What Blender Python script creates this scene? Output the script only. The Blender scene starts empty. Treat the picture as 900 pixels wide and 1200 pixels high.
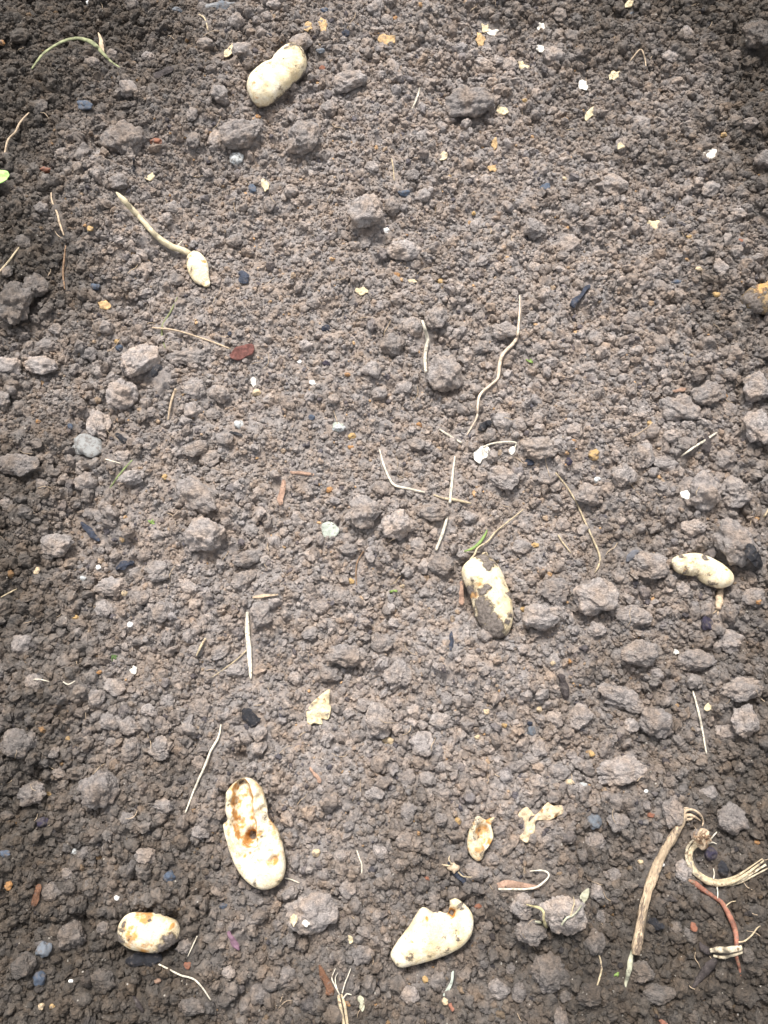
import bpy, math, random
import numpy as np
from mathutils import noise as mn, Vector, Matrix

random.seed(7)
rng = np.random.default_rng(11)
scene = bpy.context.scene
R = math.radians

# ------------------------------------------------------------------ camera
TILT = R(18.0); DIST = 0.80; VFOV = R(62.0)
CAM = np.array([0.0, -DIST * math.sin(TILT), DIST * math.cos(TILT)])
FPX = 600.0 / math.tan(VFOV / 2)
cd = bpy.data.cameras.new('camera')
cam = bpy.data.objects.new('camera', cd)
scene.collection.objects.link(cam)
cam.location = CAM
cam.rotation_euler = (TILT, 0, 0)
cd.sensor_fit = 'VERTICAL'; cd.sensor_height = 24.0
cd.lens = 12.0 / math.tan(VFOV / 2)
cd.clip_start = 0.01; cd.clip_end = 500.0
scene.camera = cam

# ------------------------------------------------------------------ sky, sun, exposure (bright overcast)
SUN_EL, SUN_AZ = R(58), R(-14)          # azimuth measured from +Y (top of the picture) towards +X
w = bpy.data.worlds.new('World'); scene.world = w; w.use_nodes = True
nt = w.node_tree; nt.nodes.clear()
sky = nt.nodes.new('ShaderNodeTexSky'); sky.sky_type = 'NISHITA'; sky.sun_disc = False
sky.sun_elevation = SUN_EL; sky.sun_rotation = SUN_AZ
sky.air_density = 1.0; sky.dust_density = 3.0; sky.ozone_density = 1.0
hs = nt.nodes.new('ShaderNodeHueSaturation'); hs.inputs['Saturation'].default_value = 0.22
bg = nt.nodes.new('ShaderNodeBackground'); bg.inputs['Strength'].default_value = 0.085
wo = nt.nodes.new('ShaderNodeOutputWorld')
nt.links.new(sky.outputs[0], hs.inputs['Color']); nt.links.new(hs.outputs[0], bg.inputs['Color'])
nt.links.new(bg.outputs[0], wo.inputs['Surface'])
sd = bpy.data.lights.new('sun', 'SUN'); sun = bpy.data.objects.new('sun', sd)
scene.collection.objects.link(sun)
sd.energy = 1.5; sd.angle = R(14); sd.color = (1.0, 0.965, 0.92)
sdir = Vector((math.sin(SUN_AZ) * math.cos(SUN_EL), math.cos(SUN_AZ) * math.cos(SUN_EL), math.sin(SUN_EL)))
sun.rotation_euler = sdir.to_track_quat('Z', 'Y').to_euler()
sun.location = (0, 0, 5)
vs = scene.view_settings
vs.view_transform = 'Standard'; vs.look = 'None'; vs.gamma = 1.0; vs.exposure = 1.9
vs.use_curve_mapping = False
scene.render.engine = 'CYCLES'

# ------------------------------------------------------------------ pixel -> place on the bed
def P(px, py, z=0.0):
    dx = (px - 450.0) / FPX; dy = -(py - 600.0) / FPX
    c, s = math.cos(TILT), math.sin(TILT)
    d = np.array([dx, dy * c + s, dy * s - c])
    t = (z - CAM[2]) / d[2]
    p = CAM + d * t
    return np.array([p[0], p[1], z])
def MPP(px, py):
    dy = -(py - 600.0) / FPX
    return CAM[2] / (math.cos(TILT) - dy * math.sin(TILT)) / FPX

# ------------------------------------------------------------------ numpy noise
def vnoise(x, y, seed):
    r = np.random.default_rng(seed); G = r.random((256, 256))
    xi = np.floor(x).astype(int); yi = np.floor(y).astype(int)
    fx = x - xi; fy = y - yi
    fx = fx * fx * (3 - 2 * fx); fy = fy * fy * (3 - 2 * fy)
    a = G[xi & 255, yi & 255]; b = G[(xi + 1) & 255, yi & 255]
    c = G[xi & 255, (yi + 1) & 255]; d = G[(xi + 1) & 255, (yi + 1) & 255]
    return (a * (1 - fx) + b * fx) * (1 - fy) + (c * (1 - fx) + d * fx) * fy - 0.5
def fbm(x, y, f, oct_, seed):
    s = 0; a = 1.0
    for o in range(oct_):
        s = s + a * vnoise(x * f + 37.1 * o, y * f + 11.7 * o, seed + o); f *= 2.03; a *= 0.5
    return s

# ------------------------------------------------------------------ materials
def nn(t, kind, **kw):
    n = t.nodes.new(kind)
    for k, v in kw.items():
        if k.startswith('i_'):
            n.inputs[int(k[2:]) if k[2:].isdigit() else k[2:].replace('_', ' ')].default_value = v
        else: setattr(n, k, v)
    return n
def math_(t, op, a, b=None, c=None, clamp=False):
    n = t.nodes.new('ShaderNodeMath'); n.operation = op; n.use_clamp = clamp
    for i, v in enumerate((a, b, c)):
        if v is None: continue
        if isinstance(v, (int, float)): n.inputs[i].default_value = v
        else: t.links.new(v, n.inputs[i])
    return n.outputs[0]
def mix_(t, f, a, b, blend='MIX'):
    n = t.nodes.new('ShaderNodeMix'); n.data_type = 'RGBA'; n.blend_type = blend
    for i, v in ((0, f), (6, a), (7, b)):
        if isinstance(v, (int, float)): n.inputs[i].default_value = v
        elif isinstance(v, tuple): n.inputs[i].default_value = v + (1,) if len(v) == 3 else v
        else: t.links.new(v, n.inputs[i])
    return n.outputs[2]
def noise_(t, vec, scale, detail=3, rough=0.55, dist=0.0):
    n = nn(t, 'ShaderNodeTexNoise'); n.inputs['Scale'].default_value = scale
    n.inputs['Detail'].default_value = detail; n.inputs['Roughness'].default_value = rough
    n.inputs['Distortion'].default_value = dist
    if vec is not None: t.links.new(vec, n.inputs['Vector'])
    return n.outputs['Fac']
def ramp_(t, f, lo, hi):
    n = t.nodes.new('ShaderNodeMapRange'); n.clamp = True; n.interpolation_type = 'SMOOTHSTEP'
    t.links.new(f, n.inputs[0]); n.inputs[1].default_value = lo; n.inputs[2].default_value = hi
    return n.outputs[0]
def newmat(name):
    m = bpy.data.materials.new(name); m.use_nodes = True
    t = m.node_tree; b = t.nodes['Principled BSDF']
    return m, t, b
def bump_(t, h, strength, dist):
    n = t.nodes.new('ShaderNodeBump'); n.inputs['Strength'].default_value = strength
    n.inputs['Distance'].default_value = dist; t.links.new(h, n.inputs['Height'])
    return n.outputs[0]

DRY_CENTRE = (0.246, 0.220, 0.206); DAMP_VIGNETTE = (0.064, 0.055, 0.047)  # edge tone joins damp soil with vignette darkening painted into the colour
def soil_material(name, pale=1.0, bits=False, damp_vignette_shift=0.0, clod=False):
    m, t, b = newmat(name)
    pos = t.nodes.new('ShaderNodeNewGeometry').outputs['Position']
    sep = t.nodes.new('ShaderNodeSeparateXYZ'); t.links.new(pos, sep.inputs[0])
    # dried middle strip, plus vignette darkening painted towards the bed's edges, broken up irregularly
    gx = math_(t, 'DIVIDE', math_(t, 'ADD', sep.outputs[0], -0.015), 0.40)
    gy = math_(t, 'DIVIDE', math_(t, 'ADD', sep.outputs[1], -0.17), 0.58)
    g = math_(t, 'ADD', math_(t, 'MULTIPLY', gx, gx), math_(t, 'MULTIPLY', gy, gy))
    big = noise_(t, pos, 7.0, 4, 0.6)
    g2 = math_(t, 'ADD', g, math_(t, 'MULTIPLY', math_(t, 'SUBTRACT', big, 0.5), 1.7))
    damp_vignette = ramp_(t, g2, 0.22 - damp_vignette_shift, 1.30 - damp_vignette_shift)
    col = mix_(t, damp_vignette, tuple(c * pale for c in DRY_CENTRE), tuple(c * pale for c in DAMP_VIGNETTE))
    # warm / cool mottling, crumb scale
    mot = noise_(t, pos, 60.0, 4, 0.6)
    col = mix_(t, ramp_(t, mot, 0.35, 0.7), col, mix_(t, 1.0, col, (1.10, 0.98, 0.86), 'MULTIPLY'))
    mot2 = noise_(t, pos, 240.0, 4, 0.7)
    v = math_(t, 'MULTIPLY_ADD', ramp_(t, mot2, 0.28, 0.72), 0.68, 0.68)
    cmb = t.nodes.new('ShaderNodeCombineColor')
    for i in range(3): t.links.new(v, cmb.inputs[i])
    col = mix_(t, 1.0, col, cmb.outputs[0], 'MULTIPLY')
    if bits:
        rnd = t.nodes.new('ShaderNodeObjectInfo').outputs['Random']
        cr = t.nodes.new('ShaderNodeValToRGB'); t.links.new(rnd, cr.inputs[0])
        cr.color_ramp.interpolation = 'CONSTANT'; e = cr.color_ramp.elements
        stops = [(0.0, (0.80, 0.785, 0.77)), (0.15, (1, 0.99, 0.98)), (0.35, (0.9, 0.88, 0.86)), (0.5, (1.12, 1.11, 1.1)), (0.68, (0.97, 0.98, 1.0)), (0.8, (1.2, 1.19, 1.18)), (0.9, (1.05, 0.98, 0.9)), (0.965, (0.72, 0.72, 0.75))] if name == 'soil_crumb' else [(0.0, (0.82, 0.80, 0.78)), (0.12, (1, 0.99, 0.97)), (0.3, (0.90, 0.87, 0.83)), (0.45, (1.12, 1.1, 1.08)),
                 (0.62, (0.96, 0.98, 1.0)), (0.76, (1.2, 1.19, 1.17)), (0.86, (1.05, 0.96, 0.86)), (0.93, (0.7, 0.69, 0.72)),
                 (0.96, (0.42, 0.43, 0.5)), (0.988, (1.3, 1.12, 0.88)), (0.996, (1.9, 1.4, 0.85)), (0.998, (2.8, 2.7, 2.6))]
        e[0].position, e[0].color = stops[0][0], stops[0][1] + (1,)
        e[1].position, e[1].color = stops[1][0], stops[1][1] + (1,)
        for p_, c_ in stops[2:]:
            k = e.new(p_); k.color = c_ + (1,)
        col = mix_(t, 1.0, col, cr.outputs[0], 'MULTIPLY')
    if clod:
        rnd = t.nodes.new('ShaderNodeObjectInfo').outputs['Random']
        v = math_(t, 'MULTIPLY_ADD', rnd, 0.42, 0.80)
        cmb = t.nodes.new('ShaderNodeCombineColor')
        for i in range(3): t.links.new(v, cmb.inputs[i])
        col = mix_(t, 1.0, col, cmb.outputs[0], 'MULTIPLY')
        pit = ramp_(t, noise_(t, pos, 620, 3, 0.6), 0.60, 0.70)
        col = mix_(t, math_(t, 'MULTIPLY', pit, 0.45), col, (0.045, 0.037, 0.031))
    # tiny pale mineral grains
    sp = t.nodes.new('ShaderNodeTexVoronoi'); sp.inputs['Scale'].default_value = 420.0
    t.links.new(pos, sp.inputs['Vector'])
    sc_ = t.nodes.new('ShaderNodeSeparateColor'); t.links.new(sp.outputs['Color'], sc_.inputs[0])
    near = math_(t, 'LESS_THAN', sp.outputs['Distance'], math_(t, 'MULTIPLY', sc_.outputs[1], 0.38))
    pick = math_(t, 'GREATER_THAN', sc_.outputs[0], 0.965)
    col = mix_(t, math_(t, 'MULTIPLY', near, pick), col, (0.33, 0.30, 0.26))
    t.links.new(col, b.inputs['Base Color'])
    rough = math_(t, 'MULTIPLY_ADD', damp_vignette, -0.14, 0.95)
    t.links.new(rough, b.inputs['Roughness'])
    b.inputs['Specular IOR Level'].default_value = 0.28
    h = math_(t, 'ADD', noise_(t, pos, 420.0, 4, 0.7), math_(t, 'MULTIPLY', noise_(t, pos, 1300.0, 2, 0.6), 0.5))
    if clod: h = math_(t, 'ADD', h, math_(t, 'MULTIPLY', noise_(t, pos, 210.0, 4, 0.75), 1.3))
    t.links.new(bump_(t, h, 1.0, 0.0025 if clod else 0.0021), b.inputs['Normal'])
    return m
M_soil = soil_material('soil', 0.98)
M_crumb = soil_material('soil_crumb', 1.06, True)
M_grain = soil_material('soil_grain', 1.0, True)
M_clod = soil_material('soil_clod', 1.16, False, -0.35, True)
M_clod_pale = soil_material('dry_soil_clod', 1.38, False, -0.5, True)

def tuber_material(name, skin, light, dirtcol=(0.145, 0.122, 0.106)):
    m, t, b = newmat(name)
    tc = t.nodes.new('ShaderNodeTexCoord').outputs['Object']
    da = nn(t, 'ShaderNodeAttribute', attribute_name='dirt').outputs['Fac']
    ra = nn(t, 'ShaderNodeAttribute', attribute_name='rot').outputs['Fac']
    fa = nn(t, 'ShaderNodeAttribute', attribute_name='flesh').outputs['Fac']
    n1 = noise_(t, tc, 70, 4, 0.6)
    col = mix_(t, ramp_(t, n1, 0.35, 0.7), skin, light)
    film = ramp_(t, noise_(t, tc, 95, 6, 0.72, 0.6), 0.50, 0.68)
    col = mix_(t, math_(t, 'MULTIPLY', film, 0.55), col, (0.46, 0.34, 0.18))
    film2 = ramp_(t, noise_(t, tc, 38, 3, 0.6), 0.52, 0.70)
    col = mix_(t, math_(t, 'MULTIPLY', film2, 0.35), col, (0.62, 0.42, 0.16))
    fl = mix_(t, ramp_(t, noise_(t, tc, 120, 5, 0.7), 0.42, 0.66), (0.86, 0.80, 0.64), (0.66, 0.47, 0.24))
    col = mix_(t, fa, col, fl)
    # skin freckles
    fr = ramp_(t, noise_(t, tc, 520, 3, 0.6), 0.60, 0.70)
    col = mix_(t, math_(t, 'MULTIPLY', fr, 0.55), col, (0.30, 0.21, 0.11))
    # rot / scab
    rr = ramp_(t, math_(t, 'ADD', ra, math_(t, 'MULTIPLY', math_(t, 'SUBTRACT', noise_(t, tc, 230, 4, 0.65), 0.5), 0.9)), 0.30, 0.62)
    rc = mix_(t, ramp_(t, ra, 0.74, 1.08), mix_(t, noise_(t, tc, 300, 3, .6), (0.62, 0.30, 0.07), (0.40, 0.21, 0.08)), (0.075, 0.035, 0.018))
    col = mix_(t, rr, col, rc)
    # soil stuck on
    dn = math_(t, 'ADD', da, math_(t, 'MULTIPLY', math_(t, 'SUBTRACT', noise_(t, tc, 150, 5, 0.7), 0.5), 1.0))
    dn = math_(t, 'ADD', dn, math_(t, 'MULTIPLY', math_(t, 'SUBTRACT', noise_(t, tc, 780, 3, 0.7), 0.5), 0.75))
    dd = ramp_(t, dn, 0.36, 0.62)
    thin = math_(t, 'MULTIPLY', ramp_(t, dn, 0.06, 0.46), 0.5)
    col = mix_(t, thin, col, (0.34, 0.255, 0.165))
    speck = ramp_(t, noise_(t, tc, 1000, 3, 0.7), 0.63, 0.69)
    col = mix_(t, math_(t, 'MULTIPLY', speck, 0.7), col, dirtcol)
    dc = mix_(t, ramp_(t, noise_(t, tc, 420, 4, 0.75), .3, .7), tuple(c * 0.6 for c in dirtcol), tuple(c * 1.6 for c in dirtcol))
    col = mix_(t, dd, col, dc)
    t.links.new(col, b.inputs['Base Color'])
    t.links.new(math_(t, 'MULTIPLY_ADD', dd, 0.2, 0.75), b.inputs['Roughness'])
    b.inputs['Specular IOR Level'].default_value = 0.16
    b.inputs['Subsurface Weight'].default_value = 0.03
    b.inputs['Subsurface Radius'].default_value = (0.004, 0.0025, 0.001)
    b.inputs['Subsurface Scale'].default_value = 1.0
    h = math_(t, 'ADD', math_(t, 'MULTIPLY', dd, 0.9), math_(t, 'ADD', math_(t, 'MULTIPLY', noise_(t, tc, 520, 5, 0.75), 0.7), math_(t, 'MULTIPLY', noise_(t, tc, 110, 3, 0.6), 0.5)))
    t.links.new(bump_(t, h, 1.0, 0.0022), b.inputs['Normal'])
    return m
M_tuber = tuber_material('potato_skin', (0.70, 0.57, 0.35), (0.83, 0.76, 0.61))
M_tuber_brown = tuber_material('old_potato_skin', (0.26, 0.17, 0.08), (0.42, 0.29, 0.12))

_mc = {}
def simple_mat(col, name, scale=120.0, var=0.35, rough=0.75, bump=0.4, streak=None, spots=0.0, spotcol=(0.10, 0.08, 0.065), trans=0.0, dust=0.0):
    key = (col, name, scale, spots, trans, dust)
    if key in _mc: return _mc[key]
    m, t, b = newmat(name)
    tc = t.nodes.new('ShaderNodeTexCoord').outputs['Object']
    if streak:
        mp = t.nodes.new('ShaderNodeMapping'); mp.vector_type = 'TEXTURE'; mp.inputs['Rotation'].default_value = (0, 0, R(-streak[0])); mp.inputs['Scale'].default_value = (1, 1 / streak[1], 1)
        t.links.new(tc, mp.inputs[0]); tc = mp.outputs[0]
    n1 = noise_(t, tc, scale, 4, 0.65)
    c = mix_(t, ramp_(t, n1, 0.28, 0.72), tuple(x * (1 - var) for x in col), tuple(min(0.9, x * (1 + var * 0.6)) for x in col))
    if spots:
        sN = ramp_(t, noise_(t, tc, scale * 0.9 + 31, 5, 0.7), 0.66 - spots * 0.32, 0.72 - spots * 0.28)
        c = mix_(t, sN, c, spotcol)
    if dust:
        dN = ramp_(t, noise_(t, t.nodes.new('ShaderNodeNewGeometry').outputs['Position'], 260.0, 5, 0.7), 0.62 - dust * .3, 0.74 - dust * .2)
        c = mix_(t, math_(t, 'MULTIPLY', dN, 0.85), c, (0.12, 0.10, 0.088))
    t.links.new(c, b.inputs['Base Color'])
    b.inputs['Roughness'].default_value = rough
    b.inputs['Specular IOR Level'].default_value = 0.3
    if trans:
        b.inputs['Subsurface Weight'].default_value = trans
        b.inputs['Subsurface Radius'].default_value = (0.003, 0.002, 0.001)
    h = math_(t, 'ADD', noise_(t, tc, scale * 3, 4, 0.7), noise_(t, tc, scale * 9, 2, 0.6))
    t.links.new(bump_(t, h, bump, 0.0012), b.inputs['Normal'])
    _mc[key] = m
    return m

# ------------------------------------------------------------------ object helpers
col_ = scene.collection
def link(o): col_.objects.link(o); return o
def tag(o, label, cat, group=None):
    o['label'] = label; o['category'] = cat
    if group: o['group'] = group
    USED.add(label)
    return o
USED = set()
def mesh_from(name, v, f, mat, smooth=True, attrs=None):
    me = bpy.data.meshes.new(name)
    v = np.asarray(v, dtype=np.float64)
    me.from_pydata(v.tolist(), [], f if isinstance(f, list) else f.tolist())
    if smooth: me.polygons.foreach_set('use_smooth', np.ones(len(me.polygons), dtype=bool))
    if attrs:
        for k, a in attrs.items():
            at = me.attributes.new(k, 'FLOAT', 'POINT'); at.data.foreach_set('value', np.asarray(a, dtype=np.float32))
    me.materials.append(mat); me.update()
    return me
def thing_mesh(name, v, f, mat, attrs=None, smooth=True):
    v = np.asarray(v, dtype=float)
    base = np.array([v[:, 0].mean(), v[:, 1].mean(), v[:, 2].min()])
    o = bpy.data.objects.new(name, mesh_from(name, v - base, f, mat, smooth, attrs))
    o.location = base
    return link(o)
def empty_at(name, loc):
    o = bpy.data.objects.new(name, None); o.location = loc; o.empty_display_size = 0.01
    return link(o)
def part(name, v, f, mat, parent, attrs=None):
    v = np.asarray(v, dtype=float) - np.array(parent.location)
    o = bpy.data.objects.new(name, mesh_from(name, v, f, mat, True, attrs))
    o.parent = parent
    return link(o)

# ------------------------------------------------------------------ layout data of the potatoes (photo pixels)
POT = {}
POT['A'] = dict(out=[(289.6,104.8),(292,95),(299.3,85.2),(307.9,77.9),(317.5,74.2),(321.3,68.1),(327.5,60.8),(338.5,54.7),(348.2,55.3),(355.6,60.8),(359.9,71.8),(357.4,81.6),(350.7,90.1),(342.1,95),(337.2,101),(327.5,110.9),(318.9,118.2),(306.7,121.9),(296.9,118.2)],
    spine=[(306,104),(318,94),(329,85),(345,71)], W=[19,18,16,17],
    dirt=[(345,58,9,.62),(353,63,6,.7),(337,61,5,.5),(332,104,6,.45),(352,88,6,.5),(322,119,8,.4)], rot=[(304,120,7,.35)], waist=[(333,80,7,2.2)])
POT['C'] = dict(out=[(541.3,670.7),(544,662.7),(553.3,655.3),(564,652),(569.3,650),(573.3,653.3),(581.3,660),(588,670.7),(592,684),(597.3,696),(600.7,713.3),(600.7,729.3),(597.3,741.3),(589.3,747.3),(577.3,748),(568,742.7),(562.7,733.3),(557.3,721.3),(554.7,710.7),(552,700),(548.7,690.7),(543.3,681.3)],
    spine=[(563,672),(573,700),(582,728)], W=[22,23,19],
    dirt=[(567,692,7,.95),(566,721,13,.9),(576,738,15,.95),(562,708,9,.8),(572,664,7,.9),(568,655,9,.85),(597,698,6,.7),(592.7,730,3.5,.9),(596,722,3,.8),(577,728,7,.7),(552,690,9,.7)],
    rot=[(555,696,7,.7),(561,680,5,.5)], waist=[(553,690,9,5)])
POT['D'] = dict(out=[(786.6,660.5),(790.2,652.5),(801.8,648.9),(813.4,647.9),(826.4,651.1),(839.4,656.8),(850.9,664.8),(858.9,674.2),(858.1,684),(848,688.6),(833.6,687.2),(823.5,682.1),(814.8,675.6),(801.8,673.5),(793.1,669.9)],
    spine=[(800,661),(820,665),(845,676)], W=[12,14,13],
    dirt=[(825,653,4,.85),(798,651,5,.7),(818,677,6,.5),(800,674,7,.55),(788,662,4,.5),(836,686,6,.5)], rot=[])
POT['E'] = dict(out=[(263.4,935.3),(264.8,926.8),(274,916.9),(286.8,912),(298.1,914.8),(306.6,923.3),(310.8,935.3),(313.7,946.7),(315.1,959.4),(323.6,969.3),(328.6,982.1),(332.1,997.7),(333.8,1013.3),(330.7,1028.9),(322.2,1038.1),(309.4,1042.7),(296.7,1038.8),(283.9,1028.8),(275.4,1014.7),(269,997.7),(264.8,982.1),(261.3,966.1),(266.2,961.3),(263.4,950.9)],
    spine=[(288,936),(290,958),(300,990),(306,1015)], W=[17,17,20,19], flat=True,
    dirt=[(270,939,6,.45),(262,936,4,.42),(312,950,4,.4),(329,980,6,.45),(276,1020,5,.5),(300,1036,4,.5),(326,1031,3,.6)],
    rot=[(286,930,6,.42),(296,945,5,.5),(276,960,4,.6),(280,970,4,.6),(281,979,5,.55),(292.4,981,7.5,1.0),(298,977,4,.9),(293,989,6,.5),(308,948,5,.55),(323,973,9,.42),(305,976,3,.8),(284.6,1003,4,.6),(320.8,1007.6,7,.62),(314,1011,5,.5),(327,985,7,.42),(277,948,4,.55),(309,928,9,.48),(316,965,9,.5),(329,1000,7,.48),(268,925,8,.46),(266,975,7,.45),(312,990,10,.42),(285,1020,9,.40),(300,918,7,.45)],
    groove=True)
POT['F'] = dict(out=[(138,1089.8),(142.7,1077.3),(153.5,1069.5),(169.1,1068.8),(183.1,1069.5),(197.1,1074.2),(208,1079.7),(211.9,1089.8),(209.5,1100.7),(197.1,1110),(183.1,1116.2),(166,1115.4),(152,1112.3),(142.7,1105.3)],
    spine=[(163,1092),(188,1092)], W=[21,20],
    dirt=[(143,1086,6,.55),(140,1103,9,.7),(202,1104,11,.95),(190,1113,8,.85),(175,1079,4,.5),(155,1097,5,.42),(147,1080,5,.6)],
    rot=[(155,1095,11,.7),(171,1076,9,.7),(161,1073,6,.66),(170,1112,10,.62),(148,1084,7,.55),(185,1090,5,.45),(192,1078,5,.5),(180,1104,6,.5),(204,1085,4,.8),(202,1094,3,.7),(150,1108,6,.5)])
POT['G'] = dict(out=[(457.9,1121.8),(458.7,1114),(468,1100),(478.9,1084.4),(486.7,1072),(494.4,1063),(502.2,1065),(505.3,1070.4),(511,1068),(516.2,1067.3),(520.9,1071.2),(525.5,1069.7),(527.9,1051),(536.4,1053.3),(545.8,1061.1),(552.8,1070.4),(554.8,1081.3),(551.2,1096.9),(539.5,1110.9),(524,1119.4),(506.9,1124.9),(486.7,1130.3),(468,1133.4)],
    spine=[(472,1119),(498,1097),(526,1090),(542,1076),(538,1061)], W=[13,17,17,10,5],
    lobes=[([(457.9,1121.8),(458.7,1114),(468,1100),(478.9,1084.4),(486.7,1072),(494.4,1063),(501.5,1065),(506,1068.5),(511,1068.5),(516.2,1068.3),(521,1070.5),(527,1070),(540,1073),(551,1082),(551.2,1096.9),(539.5,1110.9),(524,1119.4),(506.9,1124.9),(486.7,1130.3),(468,1133.4)],[(472,1119),(498,1097),(532,1092)],[13,18,15]),
           ([(526,1074),(527,1062),(527.9,1051),(536.4,1053.3),(545.8,1061.1),(552.8,1070.4),(554.8,1081.3),(551.2,1096.9),(540,1100),(536,1088),(533,1078)],[(532,1060),(541,1072),(545,1090)],[8,11,12])],
    dirt=[(475.8,1119.4,6,.52),(503,1120,3,.6),(524,1114.8,4,.52),(536.4,1100,3,.52),(521,1100,4,.42),(538,1063,6,.55),(464,1131,4,.5)],
    rot=[(500,1076,3.5,.75),(531,1072,5,1.0),(526,1074,5,.5),(475,1121,3,.5)], bite=True)
POT['H'] = dict(out=[(868,352),(874,341),(884,335),(894,333),(904,327),(916,333),(922,350),(914,364),(898,368),(880,363)],
    spine=[(884,350),(904,348)], W=[13,15], mat='brown',
    dirt=[(876,350,12,.8),(886,359,12,.85),(894,346,7,.6),(905,362,10,.8),(880,340,6,.6)], rot=[(888,340,8,.8),(884,352,8,.9),(898,340,6,.6)])
POT['I'] = dict(out=[(547.6,987.6),(551.1,971.6),(559.1,956.4),(565.3,959.1),(570,961),(579.6,957.5),(575.1,966.2),(577.8,980.4),(572.4,991.1),(567.1,998.2),(564.4,1007),(558.2,1008.9),(550.2,1000)],
    spine=[(561,967),(562,985),(559,1000)], W=[7,9,7],
    dirt=[(561,980,3,.5)], rot=[(560,974,5,.7),(575,963,7,.6),(576,975,6,.65),(573,988,7,.65),(565,996,5,.7),(560,1006,7,.55),(561,995,4,.75),(552,998,7,.5),(556,962,5,.55),(550,985,5,.42)], scoop=(566,978,7.5,13))
POT['B'] = dict(out=[(219.5,301.8),(227.3,294.8),(236.6,298.6),(243.6,309.5),(245.2,323.5),(246.7,332.9),(242.9,336.3),(237.4,335.2),(227.3,329),(221.1,318.9),(218.7,309.5)],
    spine=[(230,305),(235,318),(242,331)], W=[10,10,4],
    dirt=[(219,306,4,.7),(226,317,4,.45),(236,333,3,.6)], rot=[])

def catmull(pts, n, closed=False):
    p = np.asarray(pts, float); m = len(p); out = []
    segs = m if closed else m - 1
    for i in range(segs):
        if closed: a, b, c, d = p[(i - 1) % m], p[i], p[(i + 1) % m], p[(i + 2) % m]
        else: a, b, c, d = p[max(i - 1, 0)], p[i], p[i + 1], p[min(i + 2, m - 1)]
        for k in range(n):
            t = k / n
            out.append(0.5 * ((2 * b) + (-a + c) * t + (2 * a - 5 * b + 4 * c - d) * t * t + (-a + 3 * b - 3 * c + d) * t ** 3))
    if not closed: out.append(p[-1])
    return np.array(out)
def inside(poly, x, y):
    r = np.zeros(x.shape, bool); n = len(poly)
    for i in range(n):
        x1, y1 = poly[i]; x2, y2 = poly[(i + 1) % n]
        if y1 == y2: continue
        c = ((y1 > y) != (y2 > y)) & (x < (x2 - x1) * (y - y1) / (y2 - y1) + x1)
        r ^= c
    return r
def polydist(poly, x, y):
    d = np.full(x.shape, 1e9); n = len(poly)
    for i in range(n):
        a = np.array(poly[i]); b = np.array(poly[(i + 1) % n]); ab = b - a
        t = np.clip(((x - a[0]) * ab[0] + (y - a[1]) * ab[1]) / max(ab @ ab, 1e-12), 0, 1)
        d = np.minimum(d, np.hypot(x - a[0] - t * ab[0], y - a[1] - t * ab[1]))
    return d

# ------------------------------------------------------------------ the ground: soil height field
CELL = 0.002
X0, X1, Y0, Y1 = -0.64, 0.64, -0.58, 0.82
gx = np.arange(X0, X1 + CELL / 2, CELL); gy = np.arange(Y0, Y1 + CELL / 2, CELL)
NX, NY = len(gx), len(gy)
XX, YY = np.meshgrid(gx, gy, indexing='ij')
base = fbm(XX, YY, 3.2, 2, 3) * 0.022 + fbm(XX, YY, 14.0, 3, 9) * 0.013 + fbm(XX, YY, 24.0, 3, 19) * 0.014 * np.clip(np.abs(XX + .02) / .3 + np.clip(-YY, 0, 1), .15, 1)
rim = np.clip(np.abs(XX + 0.01 + 0.03 * np.sin(YY * 5)) - 0.20, 0, 1)
base += 0.10 * rim ** 1.3                                   # the sides of the shallow drill are heaped a little
PITS = [(548,1142,16,15),(725,12,22,9),(785,105,18,10),(770,115,12,8),(735,112,10,10),(575,1085,9,10),(640,1145,10,8),(90,1085,14,10),(25,1085,16,10),(35,350,14,12),(890,385,18,14),
        (240,990,14,10),(255,1015,12,9),(318,945,9,10),(325,960,8,9),(552,730,7,7),(335,118,10,8),(352,95,8,8),(285,885,10,8),(845,700,12,8),(700,1060,10,9),(450,870,9,5),(440,800,7,5),(225,395,9,7),
        (180,505,10,6),(100,330,10,6),(500,855,9,6),(560,1050,9,9),(130,1120,16,7),(610,60,10,6),(870,610,10,10),(785,640,8,9),(60,990,16,8),(300,1110,16,7),(840,850,14,8),(730,880,9,6),(465,20,20,7),(880,560,8,8)]
for (px, py, r, dmm) in PITS:
    c = P(px, py); s = r * MPP(px, py)
    base -= dmm * 0.001 * np.exp(-((XX - c[0]) ** 2 + (YY - c[1]) ** 2) / s ** 2)
OCC = np.zeros((NX, NY), bool)                               # where crumbs must not pile on top of a thing
def window(x0, x1, y0, y1):
    i0 = max(int((x0 - X0) / CELL), 0); i1 = min(int((x1 - X0) / CELL) + 2, NX)
    j0 = max(int((y0 - Y0) / CELL), 0); j1 = min(int((y1 - Y0) / CELL) + 2, NY)
    return slice(i0, max(i1, i0)), slice(j0, max(j1, j0))
def sampleg(G, x, y):
    fx = np.clip((np.asarray(x) - X0) / CELL, 0, NX - 1.001); fy = np.clip((np.asarray(y) - Y0) / CELL, 0, NY - 1.001)
    i = fx.astype(int); j = fy.astype(int); a = fx - i; b = fy - j
    return (G[i, j] * (1 - a) + G[i + 1, j] * a) * (1 - b) + (G[i, j + 1] * (1 - a) + G[i + 1, j + 1] * a) * b
smooth_base = base.copy()
HB = lambda x, y: float(sampleg(smooth_base, x, y))
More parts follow.
